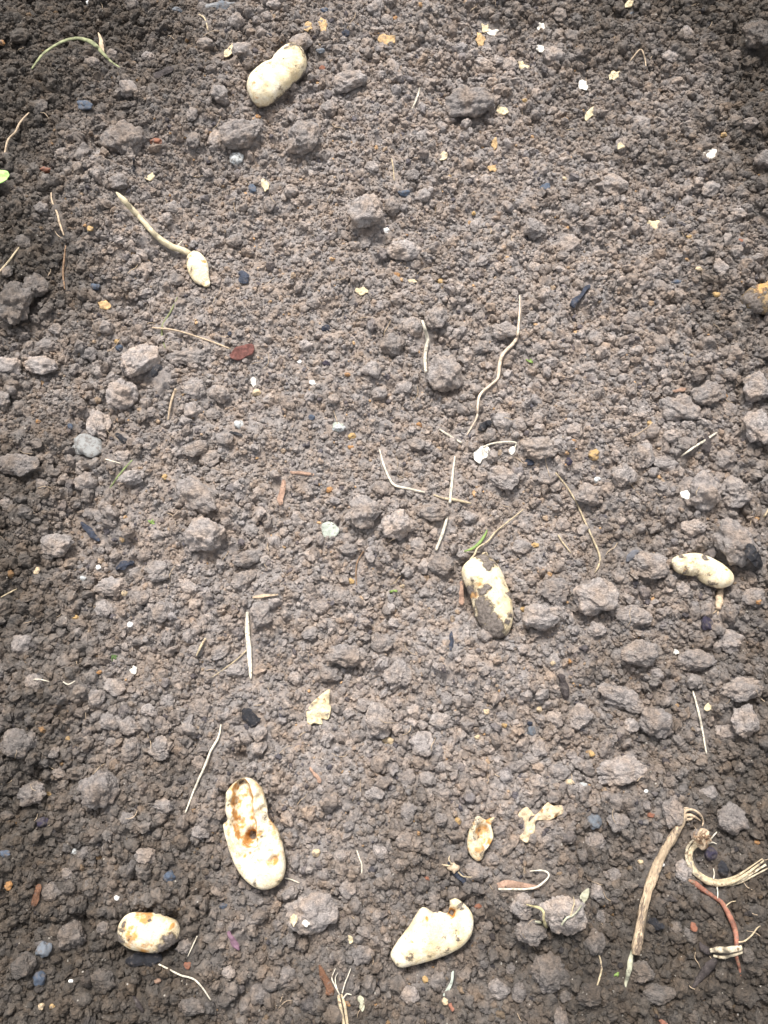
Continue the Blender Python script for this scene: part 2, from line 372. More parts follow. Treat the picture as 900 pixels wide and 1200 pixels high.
# coarse crumbs on the flanks, fine crust in the middle
coarse = np.clip(0.05 + 1.55 * np.abs(XX + 0.02) / 0.40 * 0.6 + 0.9 * fbm(XX, YY, 9.0, 3, 21) + 0.35 * np.clip(-YY / 0.35, 0, 1), 0.08, 1.0)
H = base + fbm(XX, YY, 55, 3, 31) * 0.004
def stamp(n, rmin, rmax, seed, embed=0.35, squash=0.85, usecoarse=True):
    r_ = np.random.default_rng(seed)
    x = r_.uniform(X0 + .02, X1 - .02, n); y = r_.uniform(Y0 + .02, Y1 - .02, n)
    if usecoarse:
        k = r_.random(n) < sampleg(coarse, x, y); x, y = x[k], y[k]
    r = rmin * (rmax / rmin) ** (r_.random(len(x)) ** 1.6)
    e = r_.uniform(0.75, 1.3, len(x)); ph = r_.uniform(0, 3.14, len(x))
    zc = sampleg(base, x, y) - r * embed
    ci = np.rint((x - X0) / CELL).astype(int); cj = np.rint((y - Y0) / CELL).astype(int)
    kk = int(math.ceil(rmax * 1.3 / CELL)); flat = H.ravel()
    cs, sn = np.cos(ph), np.sin(ph)
    for di in range(-kk, kk + 1):
        for dj in range(-kk, kk + 1):
            ii, jj = ci + di, cj + dj
            ok = (ii >= 0) & (ii < NX) & (jj >= 0) & (jj < NY)
            dx = X0 + ii * CELL - x; dy = Y0 + jj * CELL - y
            u = (dx * cs + dy * sn) * e; v_ = (-dx * sn + dy * cs) / e
            q = r * r - u * u - v_ * v_
            ok &= q > 0
            if ok.any():
                np.maximum.at(flat, ii[ok] * NY + jj[ok], zc[ok] + np.sqrt(q[ok]) * squash)
stamp(1800, 0.007, 0.012, 101, 0.5)
stamp(14000, 0.0045, 0.0075, 102, 0.35)
stamp(60000, 0.003, 0.0045, 103, 0.25)
H += fbm(XX, YY, 95, 3, 77) * 0.0035 * (1.1 - coarse)
H += fbm(XX, YY, 170, 2, 41) * 0.0016
# seat of every potato pressed into the bed, a loose gap round it
for k, d in POT.items():
    poly = np.array([P(*q)[:2] for q in d['out']])
    wi, wj = window(poly[:, 0].min() - .03, poly[:, 0].max() + .03, poly[:, 1].min() - .03, poly[:, 1].max() + .03)
    xs, ys = XX[wi, wj], YY[wi, wj]
    ins = inside(poly, xs, ys); dd = polydist(poly, xs, ys)
    g = np.where(ins, 1.0, np.exp(-(dd / 0.0045) ** 2))
    dep = 0.005 if len(d['W']) and max(d['W']) > 11 else 0.003
    H[wi, wj] -= dep * g
    OCC[wi, wj] |= ins & (dd > 0.0030)
edge = np.minimum.reduce([XX - X0, X1 - XX, YY - Y0, Y1 - YY])
fade = np.clip(edge / 0.05, 0, 1); H = H * fade + (-0.02) * (1 - fade)
HF = lambda x, y: sampleg(H, x, y)
idx = (np.arange(NX)[:, None] * NY + np.arange(NY)[None, :])
faces = np.stack([idx[:-1, :-1], idx[1:, :-1], idx[1:, 1:], idx[:-1, 1:]], -1).reshape(-1, 4)
jx = (rng.random(XX.shape) - .5) * CELL * .5; jy = (rng.random(XX.shape) - .5) * CELL * .5
verts = np.stack([XX + jx, YY + jy, H], -1).reshape(-1, 3).astype(np.float32)
me = bpy.data.meshes.new('soil_ground')
me.vertices.add(len(verts)); me.vertices.foreach_set('co', verts.ravel())
me.loops.add(faces.size); me.loops.foreach_set('vertex_index', faces.ravel().astype(np.int32))
me.polygons.add(len(faces)); me.polygons.foreach_set('loop_start', np.arange(0, faces.size, 4, dtype=np.int32))
me.polygons.foreach_set('use_smooth', np.ones(len(faces), bool))
me.update(calc_edges=True); me.validate()
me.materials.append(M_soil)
ground = link(bpy.data.objects.new('soil_ground', me)); ground['kind'] = 'structure'
# the field round about, out to the horizon
def field():
    v, f = [], []; n = 60
    dist = [-0.03, 0.0, 0.03, 0.07, 0.12, 0.2, 0.3, 0.42, 0.6, 0.85, 1.2, 1.8, 2.6, 4, 7, 14, 40, 150]
    for d in dist:
        x0, x1, y0, y1 = X0 - d, X1 + d, Y0 - d, Y1 + d
        ring = [(x0 + (x1 - x0) * i / n, y0) for i in range(n)] + [(x1, y0 + (y1 - y0) * i / n) for i in range(n)] + \
               [(x1 - (x1 - x0) * i / n, y1) for i in range(n)] + [(x0, y1 - (y1 - y0) * i / n) for i in range(n)]
        for (x, y) in ring:
            z = -0.004 + (0 if d < 0.02 else 0.016 * mn.fractal(Vector((x * 5, y * 5, 3)), 1, 2, 3)) + 0.03 * min(max(d, 0) / .3, 1)
            v.append((x, y, z))
    m = 4 * n
    for k in range(len(dist) - 1):
        for i in range(m):
            f.append((k * m + i, (k + 1) * m + i, (k + 1) * m + (i + 1) % m, k * m + (i + 1) % m))
    return v, [tuple(reversed(q)) for q in f]
fv, ff = field()
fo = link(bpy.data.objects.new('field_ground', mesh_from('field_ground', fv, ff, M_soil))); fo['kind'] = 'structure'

# ------------------------------------------------------------------ labels
LAND = []                                                    # (phrase, px, py)
def land(ph, px, py): LAND.append((ph, px, py))
def auto_label(prefix, px, py):
    c = sorted(LAND, key=lambda l: (l[1] - px) ** 2 + (l[2] - py) ** 2)
    for (ph, lx, ly) in c[:12]:
        dx, dy = px - lx, py - ly; dist = math.hypot(dx, dy)
        if dist < 4: continue
        a = (math.degrees(math.atan2(-dy, dx)) + 360) % 360
        s = ['right of', 'above and right of', 'above', 'above and left of', 'left of', 'below and left of', 'below', 'below and right of'][int((a + 22.5) // 45) % 8]
        adv = 'just ' if dist < 45 else ('' if dist < 100 else 'well ')
        L = '%s %s%s %s' % (prefix, adv, s, ph)
        if L not in USED and len(L.split()) <= 16: return L
    for i in range(len(c) - 1):
        L = '%s between %s and %s' % (prefix, c[i][0], c[i + 1][0])
        if L not in USED and len(L.split()) <= 16: return L
    return prefix + ' near ' + c[0][0] + ' and ' + c[3][0]
for ph, x, y in [('the two-lobed potato', 325, 88), ('the sprouted tuber', 232, 315), ('the soil-caked potato', 571, 700), ('the kidney-shaped potato', 824, 668),
    ('the hollowed potato', 297, 978), ('the scabby potato', 174, 1092), ('the bitten potato', 507, 1092), ('the potato at the right edge', 888, 348),
    ('the orange-rimmed shell', 562, 982), ('the forked torn skin', 632, 962), ('the ragged cream flake', 373, 832), ('the long woody stalk', 765, 1040),
    ('the curled root bundle', 840, 1025), ('the red stem', 848, 1070), ('the kinked pale root', 586, 440), ('the white rootlet', 499, 408),
    ('the crossed straws', 529, 560), ('the crimson leaf scrap', 283, 413), ('the broad pale straw', 292, 755), ('the dark blue slate', 680, 346),
    ('the grass blade arc', 80, 55), ('the white torn petal', 565, 532), ('the greenish flake', 387, 622), ('the edge leaf', 4, 207),
    ('the purple-black stone', 828, 731), ('the blue chip', 100, 124), ('the pale grey pebble', 277, 186), ('the ochre pebble', 696, 533),
    ('the brown bark shard', 383, 1148), ('the curl-tailed stalk', 612, 1036), ('the wilted seedling', 680, 1058), ('the tan round pebble', 455, 868),
    ('the white curled flake', 830, 182), ('the folded tan flake', 765, 264), ('the thin rootlet bend', 690, 620), ('the white straw', 820, 521),
    ('the upright straw', 820, 846), ('the charcoal slab', 168, 1127), ('the orange petal cluster', 566, 42), ('the blunt white straw', 518, 626)]:
    land(ph, x, y)

# ------------------------------------------------------------------ clods
def ico(sub):
    t = (1 + 5 ** .5) / 2
    v = [(-1, t, 0), (1, t, 0), (-1, -t, 0), (1, -t, 0), (0, -1, t), (0, 1, t), (0, -1, -t), (0, 1, -t), (t, 0, -1), (t, 0, 1), (-t, 0, -1), (-t, 0, 1)]
    f = [(0, 11, 5), (0, 5, 1), (0, 1, 7), (0, 7, 10), (0, 10, 11), (1, 5, 9), (5, 11, 4), (11, 10, 2), (10, 7, 6), (7, 1, 8), (3, 9, 4), (3, 4, 2), (3, 2, 6), (3, 6, 8), (3, 8, 9), (4, 9, 5), (2, 4, 11), (6, 2, 10), (8, 6, 7), (9, 8, 1)]
    v = [np.array(p) / np.linalg.norm(p) for p in v]
    for _ in range(sub):
        c = {}; nf = []
        def mid(a, b):
            k = (min(a, b), max(a, b))
            if k not in c:
                m = v[a] + v[b]; v.append(m / np.linalg.norm(m)); c[k] = len(v) - 1
            return c[k]
        for a, b, d in f:
            x, y, z = mid(a, b), mid(b, d), mid(d, a)
            nf += [(a, x, z), (b, y, x), (d, z, y), (x, y, z)]
        f = nf
    return np.array(v), f
ICO = {s: ico(s) for s in (2, 3, 4)}
def clod_shape(sub, seed, blocky=0.6, rough=1.0):
    v0, f = ICO[sub]; r_ = np.random.default_rng(seed)
    nrm = r_.normal(size=(9, 3)); nrm /= np.linalg.norm(nrm, axis=1)[:, None]
    off = r_.uniform(0.62, 0.96, 9)
    dots = v0 @ nrm.T
    lim = np.where(dots > 0.15, off[None] / np.maximum(dots, 0.15), 9.0).min(1)
    rad = np.minimum(1.0, lim) * blocky + (1 - blocky) * 0.92
    sd_ = seed * 7.13
    out = []
    for p, r in zip(v0, rad):
        q = Vector(p)
        a = 0.30 * mn.noise(q * 1.3 + Vector((sd_, 0, 0)))
        b = 0.17 * rough * mn.noise(q * 3.3 + Vector((0, sd_, 0)))
        cell = mn.voronoi(q * 4.6 + Vector((sd_, sd_, 0)))[0]
        c = 0.13 * rough * (0.55 - cell[0]) 
        cell2 = mn.voronoi(q * 10.0 + Vector((0, sd_, sd_)))[0]
        e = 0.085 * rough * (0.5 - cell2[0]) + 0.05 * rough * (0.5 - mn.voronoi(q * 19.0 + Vector((sd_, 0, sd_)))[0][0])
        g = 0.035 * rough * mn.noise(q * 13 + Vector((sd_, 3, sd_)))
        out.append(np.array(p) * (r + a + b + c + e + g))
    out = np.array(out)
    return out / np.abs(out).max(0)[None] , f
CL_BIG = []; CL_SML = []
for s in range(10):
    v, f = clod_shape(4, 200 + s, random.uniform(.7, 1.0), random.uniform(.9, 1.35)); CL_BIG.append(mesh_from('soil_clod', v, f, M_clod))
for s in range(12):
    v, f = clod_shape(3, 400 + s, random.uniform(.6, 1.0), random.uniform(1.0, 1.5)); CL_SML.append(mesh_from('soil_clod', v, f, M_clod))
# (px, py, rx, ry, turn)
CLODS = [(146,164,22,18,0),(283,155,22,16,25),(256,165,11,14,0),(227,165,9,10,0),(258,112,14,11,-30),(285,60,13,12,0),(277,25,9,10,0),(138,213,11,11,0),(200,244,9,8,0),(193,257,9,9,0),(174,67,8,7,0),
 (355,162,17,19,0),(411,95,18,11,15),(550,121,25,19,10),(430,249,19,20,0),(472,292,19,12,-5),(388,127,11,10,0),(353,50,13,12,30),(459,242,9,11,0),(436,197,9,8,0),(483,205,9,8,0),(566,77,13,9,-30),(315,240,9,10,0),
 (648,68,14,13,0),(888,40,15,17,0),(895,188,12,12,0),(718,217,17,12,-20),(671,247,9,9,0),(627,268,15,12,0),(668,285,14,12,20),(693,262,9,10,0),(860,66,9,8,0),(785,66,10,8,0),(656,18,8,10,0),
 (164,423,22,17,45),(142,460,18,18,-40),(116,497,13,18,10),(46,428,19,12,-15),(18,355,18,26,0),(10,430,14,12,0),(205,328,12,11,0),(218,417,22,11,0),(228,456,13,14,0),(228,526,16,10,15),(247,537,13,12,0),(230,578,28,17,-38),
 (257,461,13,11,0),(66,387,10,8,-20),(105,415,11,8,0),(55,405,14,9,0),(42,335,15,14,0),(262,515,11,9,0),(248,487,12,9,0),(22,545,20,13,0),(100,565,13,12,0),(155,560,16,10,20),
 (367,354,9,8,0),(510,373,15,16,0),(484,384,12,14,-20),(458,403,16,14,0),(521,438,20,20,30),(435,433,12,11,0),(590,387,16,11,-5),(563,407,12,9,0),(392,467,8,8,0),(473,455,11,10,0),(425,600,20,18,0),(446,573,11,10,0),(465,615,19,15,10),
 (573,510,10,10,0),(590,495,14,13,0),(588,560,17,13,-30),(427,545,6,8,0),(490,548,8,8,0),(487,520,11,9,0),(504,600,18,11,0),(488,640,13,11,-25),(608,408,9,8,0),(556,477,11,9,0),
 (741,374,14,10,20),(775,402,10,11,0),(689,432,14,9,25),(795,478,22,16,-10),(829,462,19,13,15),(886,455,15,18,0),(822,577,21,21,0),(860,578,19,18,0),(672,504,12,9,0),(632,525,20,13,0),(692,580,17,13,0),(730,557,15,14,0),(755,535,12,15,0),
 (780,543,15,9,-10),(850,540,14,14,0),(888,500,14,20,0),(640,560,14,11,0),(805,520,12,10,0),(606,498,12,10,0),(611,640,13,10,0),
 (238,628,22,20,0),(285,680,16,10,40),(287,655,16,10,10),(183,670,15,13,0),(170,649,10,8,25),(160,673,9,9,0),(122,713,11,11,0),(188,717,12,13,20),(166,700,12,10,0),(130,688,18,11,0),(24,755,12,14,-30),(133,805,14,10,-20),(113,818,10,11,0),
 (172,833,11,8,0),(196,822,9,12,0),(150,851,12,11,0),(152,877,12,15,-15),(188,877,15,14,0),(130,845,14,11,0),(130,870,9,7,0),(258,765,14,9,30),(20,872,18,15,0),(36,868,9,14,-20),(66,640,18,13,0),(276,785,12,8,0),
 (517,663,16,12,-15),(442,846,17,20,20),(466,791,15,17,0),(405,767,23,13,0),(448,754,13,12,0),(363,742,10,9,0),(493,818,9,11,0),(523,820,9,11,0),(305,720,13,15,0),(495,872,15,14,0),(517,845,14,11,0),(388,790,13,10,0),(410,645,12,9,0),(400,700,13,9,0),(376,712,10,8,0),(346,795,9,9,0),(420,862,9,8,0),
 (762,664,20,14,-15),(697,698,24,20,0),(650,692,17,13,0),(862,637,26,20,-50),(815,775,20,13,-5),(728,818,26,14,-28),(768,848,20,17,-30),(738,852,11,11,0),(727,905,30,16,5),(750,765,20,14,0),(769,789,10,7,-20),(725,770,10,10,0),(649,843,11,11,0),(680,840,16,14,30),(632,878,12,12,0),
 (855,752,17,13,0),(872,808,25,13,10),(873,845,15,17,0),(852,858,13,10,0),(740,722,20,12,0),(635,722,20,14,0),(655,905,14,10,0),(800,690,9,9,0),(700,738,11,9,0),(882,700,14,12,0),(812,618,15,11,0),
 (115,928,21,21,0),(36,930,17,13,0),(84,1098,17,16,0),(28,1132,13,14,0),(170,1003,12,10,0),(215,1110,11,10,0),(120,1150,16,13,0),(95,1172,14,10,0),(60,1045,12,11,0),(150,960,10,8,0),(190,945,12,9,0),(225,1180,16,10,0),(70,905,9,8,0),(235,975,11,9,0),
 (364,1070,27,20,15),(409,1040,11,12,20),(474,985,12,11,0),(479,950,11,13,0),(543,914,8,12,0),(477,912,10,13,0),(557,1020,13,11,0),(425,1118,14,11,0),(305,1163,13,13,0),(400,1003,9,8,0),(440,930,12,8,0),(515,960,9,8,0),(345,1010,8,11,0),(480,1165,12,9,0),
 (662,1070,27,20,-20),(613,1062,15,14,0),(620,1092,18,13,-10),(645,1140,20,20,0),(697,1104,13,14,0),(725,963,13,11,0),(697,985,13,12,0),(788,950,11,17,0),(857,960,17,15,-40),(801,1020,11,13,0),(570,1085,11,9,0),(608,1163,9,10,0),(808,1095,10,11,0),
 (792,1085,9,10,0),(750,1140,16,12,0),(770,1165,18,10,0),(585,1160,13,11,0),(690,1165,15,12,0),(873,1165,15,13,0),(640,985,9,8,0),(718,1025,10,9,0),(888,1070,10,10,0),(830,930,11,9,0),(655,950,9,8,0)]
POTPOLY = {k: np.array(d['out']) for k, d in POT.items()}
def blocked(px, py, r):
    for q in POTPOLY.values():
        if q[:, 0].min() - r < px < q[:, 0].max() + r and q[:, 1].min() - r < py < q[:, 1].max() + r: return True
    return False
def occ_disc(x, y, r):
    wi, wj = window(x - r, x + r, y - r, y + r)
    OCC[wi, wj] |= (XX[wi, wj] - x) ** 2 + (YY[wi, wj] - y) ** 2 < r * r
tries = 0
while len(CLODS) < 298 and tries < 20000:
    tries += 1
    x, y = random.uniform(4, 896), random.uniform(4, 1196); r = random.uniform(7.5, 11)
    if abs(x - 420) < 150 and random.random() < 0.45: continue
    if blocked(x, y, r + 4): continue
    if any((x - c[0]) ** 2 + (y - c[1]) ** 2 < (r + max(c[2], c[3]) + 1) ** 2 for c in CLODS): continue
    if any((x - l[1]) ** 2 + (y - l[2]) ** 2 < (r + 12) ** 2 for l in LAND): continue
    CLODS.append((x, y, r * random.uniform(.95, 1.25), r * random.uniform(.75, 1), random.uniform(-90, 90)))
CLODTOP = []
PALE_CLODS = {(364, 1070), (164, 423), (142, 460), (116, 497), (430, 249), (230, 578), (465, 615), (662, 1070), (472, 292), (355, 162), (238, 628), (285, 680), (409, 1040), (801, 1020), (510, 373)}
_pale = {}
def pale_mesh(me):
    if me.name not in _pale:
        c = me.copy(); c.materials.clear(); c.materials.append(M_clod_pale); _pale[me.name] = c
    return _pale[me.name]
def put_clod(i, c):
    px, py, rx, ry, ang = c
    m = MPP(px, py); big = max(rx, ry) >= 15
    p0 = P(px, py); hb = float(HF(p0[0], p0[1])) * .5 + HB(p0[0], p0[1]) * .5
    rz = min(rx, ry) * m * random.uniform(.75, .98)
    if max(rx, ry) >= 17: rx, ry, rz = rx * 1.1, ry * 1.1, rz * 1.12
    z = hb + rz * (random.uniform(.58, .78) if big else random.uniform(.2, .5))
    p = P(px, py, z)
    o = bpy.data.objects.new('soil_clod', (CL_BIG if big else CL_SML)[i % (10 if big else 12)])
    # random turn about z by multiples so that shared shapes do not repeat, mirrored at will
    q = random.choice([0, 90, 180, 270]); sx, sy = (rx, ry) if q in (0, 180) else (ry, rx)
    o.scale = (sx * m * 1.08 * random.choice([-1, 1]), sy * m * 1.08, rz)
    o.location = p; o.rotation_euler = (0, 0, R(ang + q))
    if (px, py) in PALE_CLODS:
        o.data = pale_mesh(o.data)
    link(o)
    size = 'large' if max(rx, ry) >= 20 else ('medium-sized' if max(rx, ry) >= 13 else 'small')
    asp = max(rx, ry) / min(rx, ry)
    tone = 'pale grey' if (px, py) in PALE_CLODS else 'grey-brown'
    form = 'oblong' if asp > 1.35 else ('rounded' if asp < 1.12 else 'lumpy')
    tag(o, auto_label('%s %s %s soil clod' % (size, form, tone), px, py), 'soil clod', 'soil clods lying on the bed')
    occ_disc(p[0], p[1], min(rx, ry) * m * (.95 if big else .66))
    CLODTOP.append((p[0], p[1], z, rx * m, ry * m, rz, R(ang)))
for i, c in enumerate(CLODS): put_clod(i, c)
def top_at(x, y):
    """height of whatever lies at x, y: bed or clod"""
    z = float(HF(x, y))
    for (cx, cy, cz, a, b, rz, an) in CLODTOP:
        dx, dy = x - cx, y - cy
        if dx * dx + dy * dy > max(a, b) ** 2: continue
        u = (dx * math.cos(an) + dy * math.sin(an)) / a; v_ = (-dx * math.sin(an) + dy * math.cos(an)) / b
        q = 1 - u * u - v_ * v_
        if q > 0: z = max(z, cz + rz * math.sqrt(q) * .93)
    return z

# ------------------------------------------------------------------ tubers
def pillow(out, spine, W, z_off, up=1.0, down=1.0, n=6, rings=16, prof=2.0):
    """closed body inflated about a spine; px data, returns world verts + faces"""
    b = catmull(out, n, True); s = catmull(spine, 24)
    Wd = np.interp(np.linspace(0, 1, len(s)), np.linspace(0, 1, len(W)), W)
    v, f = [], []
    m = len(b)
    cen = np.mean(out, 0); mpp = MPP(*cen)
    near = []
    for p in b:
        d = ((s - p) ** 2).sum(1); near.append(int(d.argmin()))
    near = np.array(near)
    for side in (1, -1):
        for j in range(rings + 1):
            q = math.sin(j / rings * math.pi / 2)          # 0 on spine .. 1 on outline
            hgt = (1 - q ** prof) ** (1 / prof)
            for k in range(m):
                pp = s[near[k]] * (1 - q) + b[k] * q
                z = z_off + side * (up if side > 0 else down) * Wd[near[k]] * mpp * hgt
                w_ = P(pp[0], pp[1], z_off); v.append((w_[0], w_[1], z))
    A = rings + 1
    for sd_ in (0, 1):
        o0 = sd_ * A * m
        for j in range(rings):
            for k in range(m):
                q = (o0 + j * m + k, o0 + j * m + (k + 1) % m, o0 + (j + 1) * m + (k + 1) % m, o0 + (j + 1) * m + k)
                f.append(q if sd_ else q[::-1])
    return np.array(v), f
def remeshed(v, f, voxel):
    me = bpy.data.meshes.new('tmp'); me.from_pydata(v.tolist(), [], f)
    import bmesh
    bm = bmesh.new(); bm.from_mesh(me); bmesh.ops.remove_doubles(bm, verts=bm.verts, dist=0.00025)
    bmesh.ops.recalc_face_normals(bm, faces=bm.faces); bm.to_mesh(me); bm.free()
    o = bpy.data.objects.new('tmp', me); col_.objects.link(o)
    r = o.modifiers.new('r', 'REMESH'); r.mode = 'VOXEL'; r.voxel_size = voxel
    s = o.modifiers.new('s', 'SMOOTH'); s.iterations = 4; s.factor = .5
    dg = bpy.context.evaluated_depsgraph_get(); em = bpy.data.meshes.new_from_object(o.evaluated_get(dg))
    n = len(em.vertices); vv = np.empty(n * 3, np.float32); em.vertices.foreach_get('co', vv)
    nv = np.empty(n * 3, np.float32); em.vertices.foreach_get('normal', nv)
    ff = [tuple(p.vertices) for p in em.polygons]
    bpy.data.objects.remove(o); bpy.data.meshes.remove(em); bpy.data.meshes.remove(me)
    return vv.reshape(-1, 3).astype(float), nv.reshape(-1, 3).astype(float), ff
def blob_field(v, z, lst, mpp):
    a = np.zeros(len(v))
    wx = np.array([mn.noise(Vector(p) * 75) + .7 * mn.noise(Vector(p) * 210 + Vector((3, 3, 3))) for p in v]) * 6.0 * mpp
    wy = np.array([mn.noise(Vector(p) * 75 + Vector((7, 1, 4))) + .7 * mn.noise(Vector(p) * 210 + Vector((1, 8, 3))) for p in v]) * 6.0 * mpp
    for (px, py, r, s) in lst:
        wk = min(1.0, r / 6.0)
        c = P(px, py, z); d = np.hypot(v[:, 0] + wx * wk - c[0], v[:, 1] + wy * wk - c[1]) / (r * mpp)
        a = np.maximum(a, s * np.exp(-(d ** 2) * .8))
    return a
def make_tuber(key, sink=0.43, voxel=0.0011, lump=0.10):
    d = POT[key]; cen = np.mean(d['out'], 0); mpp = MPP(*cen)
    p0 = P(*cen); Wm = max(d['W']) * mpp
    z = HB(p0[0], p0[1]) + Wm * sink + 0.001
    flat = d.get('flat')
    lobes = d.get('lobes', [(d['out'], d['spine'], d['W'])])
    parts_ = [pillow(o_, s_, w_, z, up=(0.66 if flat else 0.88), down=0.85, prof=(2.6 if flat else 2.0)) for (o_, s_, w_) in lobes]
    V_, F_, k_ = [], [], 0
    for (a_, b_) in parts_:
        V_.append(a_); F_ += [tuple(i_ + k_ for i_ in q_) for q_ in b_]; k_ += len(a_)
    v, f = np.vstack(V_), F_
    v, nv, f = remeshed(v, f, voxel)
    sd_ = sum(ord(c) for c in key) * 3.7
    disp = np.array([mn.noise(Vector(p) * 28 + Vector((sd_, 0, 0))) * 1.0 + mn.noise(Vector(p) * 75 + Vector((0, sd_, 0))) * .35 + mn.noise(Vector(p) * 260) * .10 for p in v])
    v = v + nv * (disp * Wm * lump)[:, None]
    top = np.clip(nv[:, 2] * 1.6, 0, 1)
    zc = z + Wm * .5
    def ell(px, py, r):
        c = P(px, py, zc); return np.hypot(v[:, 0] - c[0], v[:, 1] - c[1]) / (r * mpp)
    flesh = np.zeros(len(v)); eyes = []
    re_ = random.Random(sd_)
    for _ in range(5 if Wm > .008 else 2):
        k_ = re_.choice(d['out']); s_ = re_.choice(d['spine']); q_ = re_.uniform(.1, .75)
        ex, ey = s_[0] * (1 - q_) + k_[0] * q_, s_[1] * (1 - q_) + k_[1] * q_
        v[:, 2] -= .0013 * np.exp(-ell(ex, ey, 2.4) ** 2) * top; eyes.append((ex, ey, 2.6, re_.uniform(.4, .62)))
    for (px, py, r, dmm) in d.get('waist', []):
        v[:, 2] -= dmm * .001 * np.exp(-ell(px, py, r) ** 2) * top
    extra_rot = np.zeros(len(v))
    if d.get('groove'):
        wn = np.array([[mn.noise(Vector(p) * 120), mn.noise(Vector(p) * 120 + Vector((9, 4, 2)))] for p in v]) * 3.5 * mpp
        wn2 = np.array([mn.noise(Vector(p) * 330) for p in v])
        line = catmull([(282, 921), (285, 934), (285, 950), (287, 966), (293, 985)], 8)
        hw = np.interp(np.linspace(0, 1, len(line)), [0, .3, .6, .85, 1], [8, 11, 12.5, 11.5, 8.5])
        dg_ = np.full(len(v), 9.0)
        for (lx, ly), h_ in zip(line, hw):
            c = P(lx, ly, zc); dg_ = np.minimum(dg_, np.hypot(v[:, 0] + wn[:, 0] - c[0], v[:, 1] + wn[:, 1] - c[1]) / (h_ * mpp))
        prof_ = np.clip((1.12 - dg_) / .45, 0, 1); prof_ = prof_ * prof_ * (3 - 2 * prof_)
        v[:, 2] -= .0125 * prof_ * top
        lip = np.exp(-((dg_ - 1.18) / .2) ** 2); v[:, 2] += .0012 * lip * top * (1 + wn2)
        extra_rot = np.maximum(extra_rot, np.exp(-((dg_ - .95) / .22) ** 2) * np.clip(.60 + .5 * wn2, 0, .74) * top)
        extra_rot = np.maximum(extra_rot, np.clip(.40 + .3 * wn2, 0, .6) * prof_ * (1 - .9 * np.exp(-ell(285, 951, 6) ** 4)))
        flesh = np.maximum(flesh, np.clip(1.15 - dg_, 0, 1) * top)
        for (px, py, r, dmm) in [(292.5, 980, 6.5, 11), (321, 1008, 5, 5), (314, 1011, 4, 2.5), (296, 1004, 15, 2.5), (305, 976, 2.5, 3.5), (308, 948, 4, 3), (263, 963, 5, 6), (313, 963, 6, 3), (303, 935, 3.5, 3), (272, 940, 4, 2.5), (284, 1003, 3, 2), (277, 962, 3, 3)]:
            e = np.exp(-ell(px, py, r) ** 4); v[:, 2] -= dmm * .001 * e * top
        for (px, py, r, dmm) in [(285, 950, 5, 4.5), (283, 959, 4, 2.0), (291, 967, 5, 4.5), (276, 932, 4, 2), (279, 974, 4, 3), (301, 924, 6, 2.5), (299, 948, 4, 3.5), (310, 985, 7, 2)]:
            v[:, 2] += dmm * .001 * np.exp(-ell(px, py, r) ** 2) * top
        rag = np.array([mn.noise(Vector(p) * 170 + Vector((5, 1, 2))) + .6 * mn.noise(Vector(p) * 420) for p in v])
        v[:, 2] += rag * .0016 * np.exp(-ell(290, 962, 34) ** 4) * top
        flesh = np.maximum(flesh, .85 * np.exp(-ell(298, 985, 40) ** 4) * top)
    if d.get('bite'):
        for (px, py, r, dmm) in [(532, 1071, 5, 11), (527, 1076, 6, 4), (516, 1073, 7, 3.5), (500, 1076, 2.6, 4), (497, 1080, 2.2, 3), (540, 1066, 7, 3.5), (520, 1098, 8, 1.2)]:
            e = np.exp(-ell(px, py, r) ** 2); v[:, 2] -= dmm * .001 * e * top
            if dmm > 3: flesh = np.maximum(flesh, e * top)
        rag = np.array([mn.noise(Vector(p) * 240) for p in v])
        v[:, 2] += rag * .0016 * np.exp(-ell(516, 1072, 13) ** 2)
    if d.get('scoop'):
        px, py, rx, ry = d['scoop']
        c = P(px, py, zc); e = np.exp(-(((v[:, 0] - c[0]) / (rx * mpp)) ** 2 + ((v[:, 1] - c[1]) / (ry * mpp)) ** 2) ** 2)
        extra_rot = np.maximum(extra_rot, .48 * np.clip(e * 1.3, 0, 1)); v[:, 2] -= .0095 * e * top; flesh = np.maximum(flesh, e * top * .6)
    dirt = blob_field(v, z + Wm * .3, d['dirt'], mpp)
    # soil sticks where the tuber lies in the bed
    smear = np.array([mn.noise(Vector(p) * 60 + Vector((sd_, 2, 2))) + .6 * mn.noise(Vector(p) * 170) for p in v])
    low = np.clip((z + Wm * (.22 + .30 * smear) - v[:, 2]) / (Wm * .5), 0, 1) * .62
    low = low * (1 - np.clip(flesh * 1.6, 0, 1))
    low = np.maximum(low, np.clip(.14 + .30 * smear, 0, .40))
    at = dict(dirt=np.maximum(dirt, low), rot=np.maximum(blob_field(v, z + Wm * .35, d['rot'] + eyes, mpp), extra_rot), flesh=flesh)
    # caked soil stands a little proud of the skin
    cake = np.clip((at['dirt'] - .35) * 3, 0, 1) * np.array([.6 + .9 * mn.noise(Vector(p) * 420) for p in v])
    v = v + nv * (cake * .0011)[:, None]
    return v, f, at, z
def tuber_thing(key, name, label, cat='potato', sink=.43, voxel=.0011):
    v, f, at, z = make_tuber(key, sink, voxel)
    o = thing_mesh(name, v, f, M_tuber_brown if POT[key].get('mat') else M_tuber, at)
    return tag(o, label, cat)

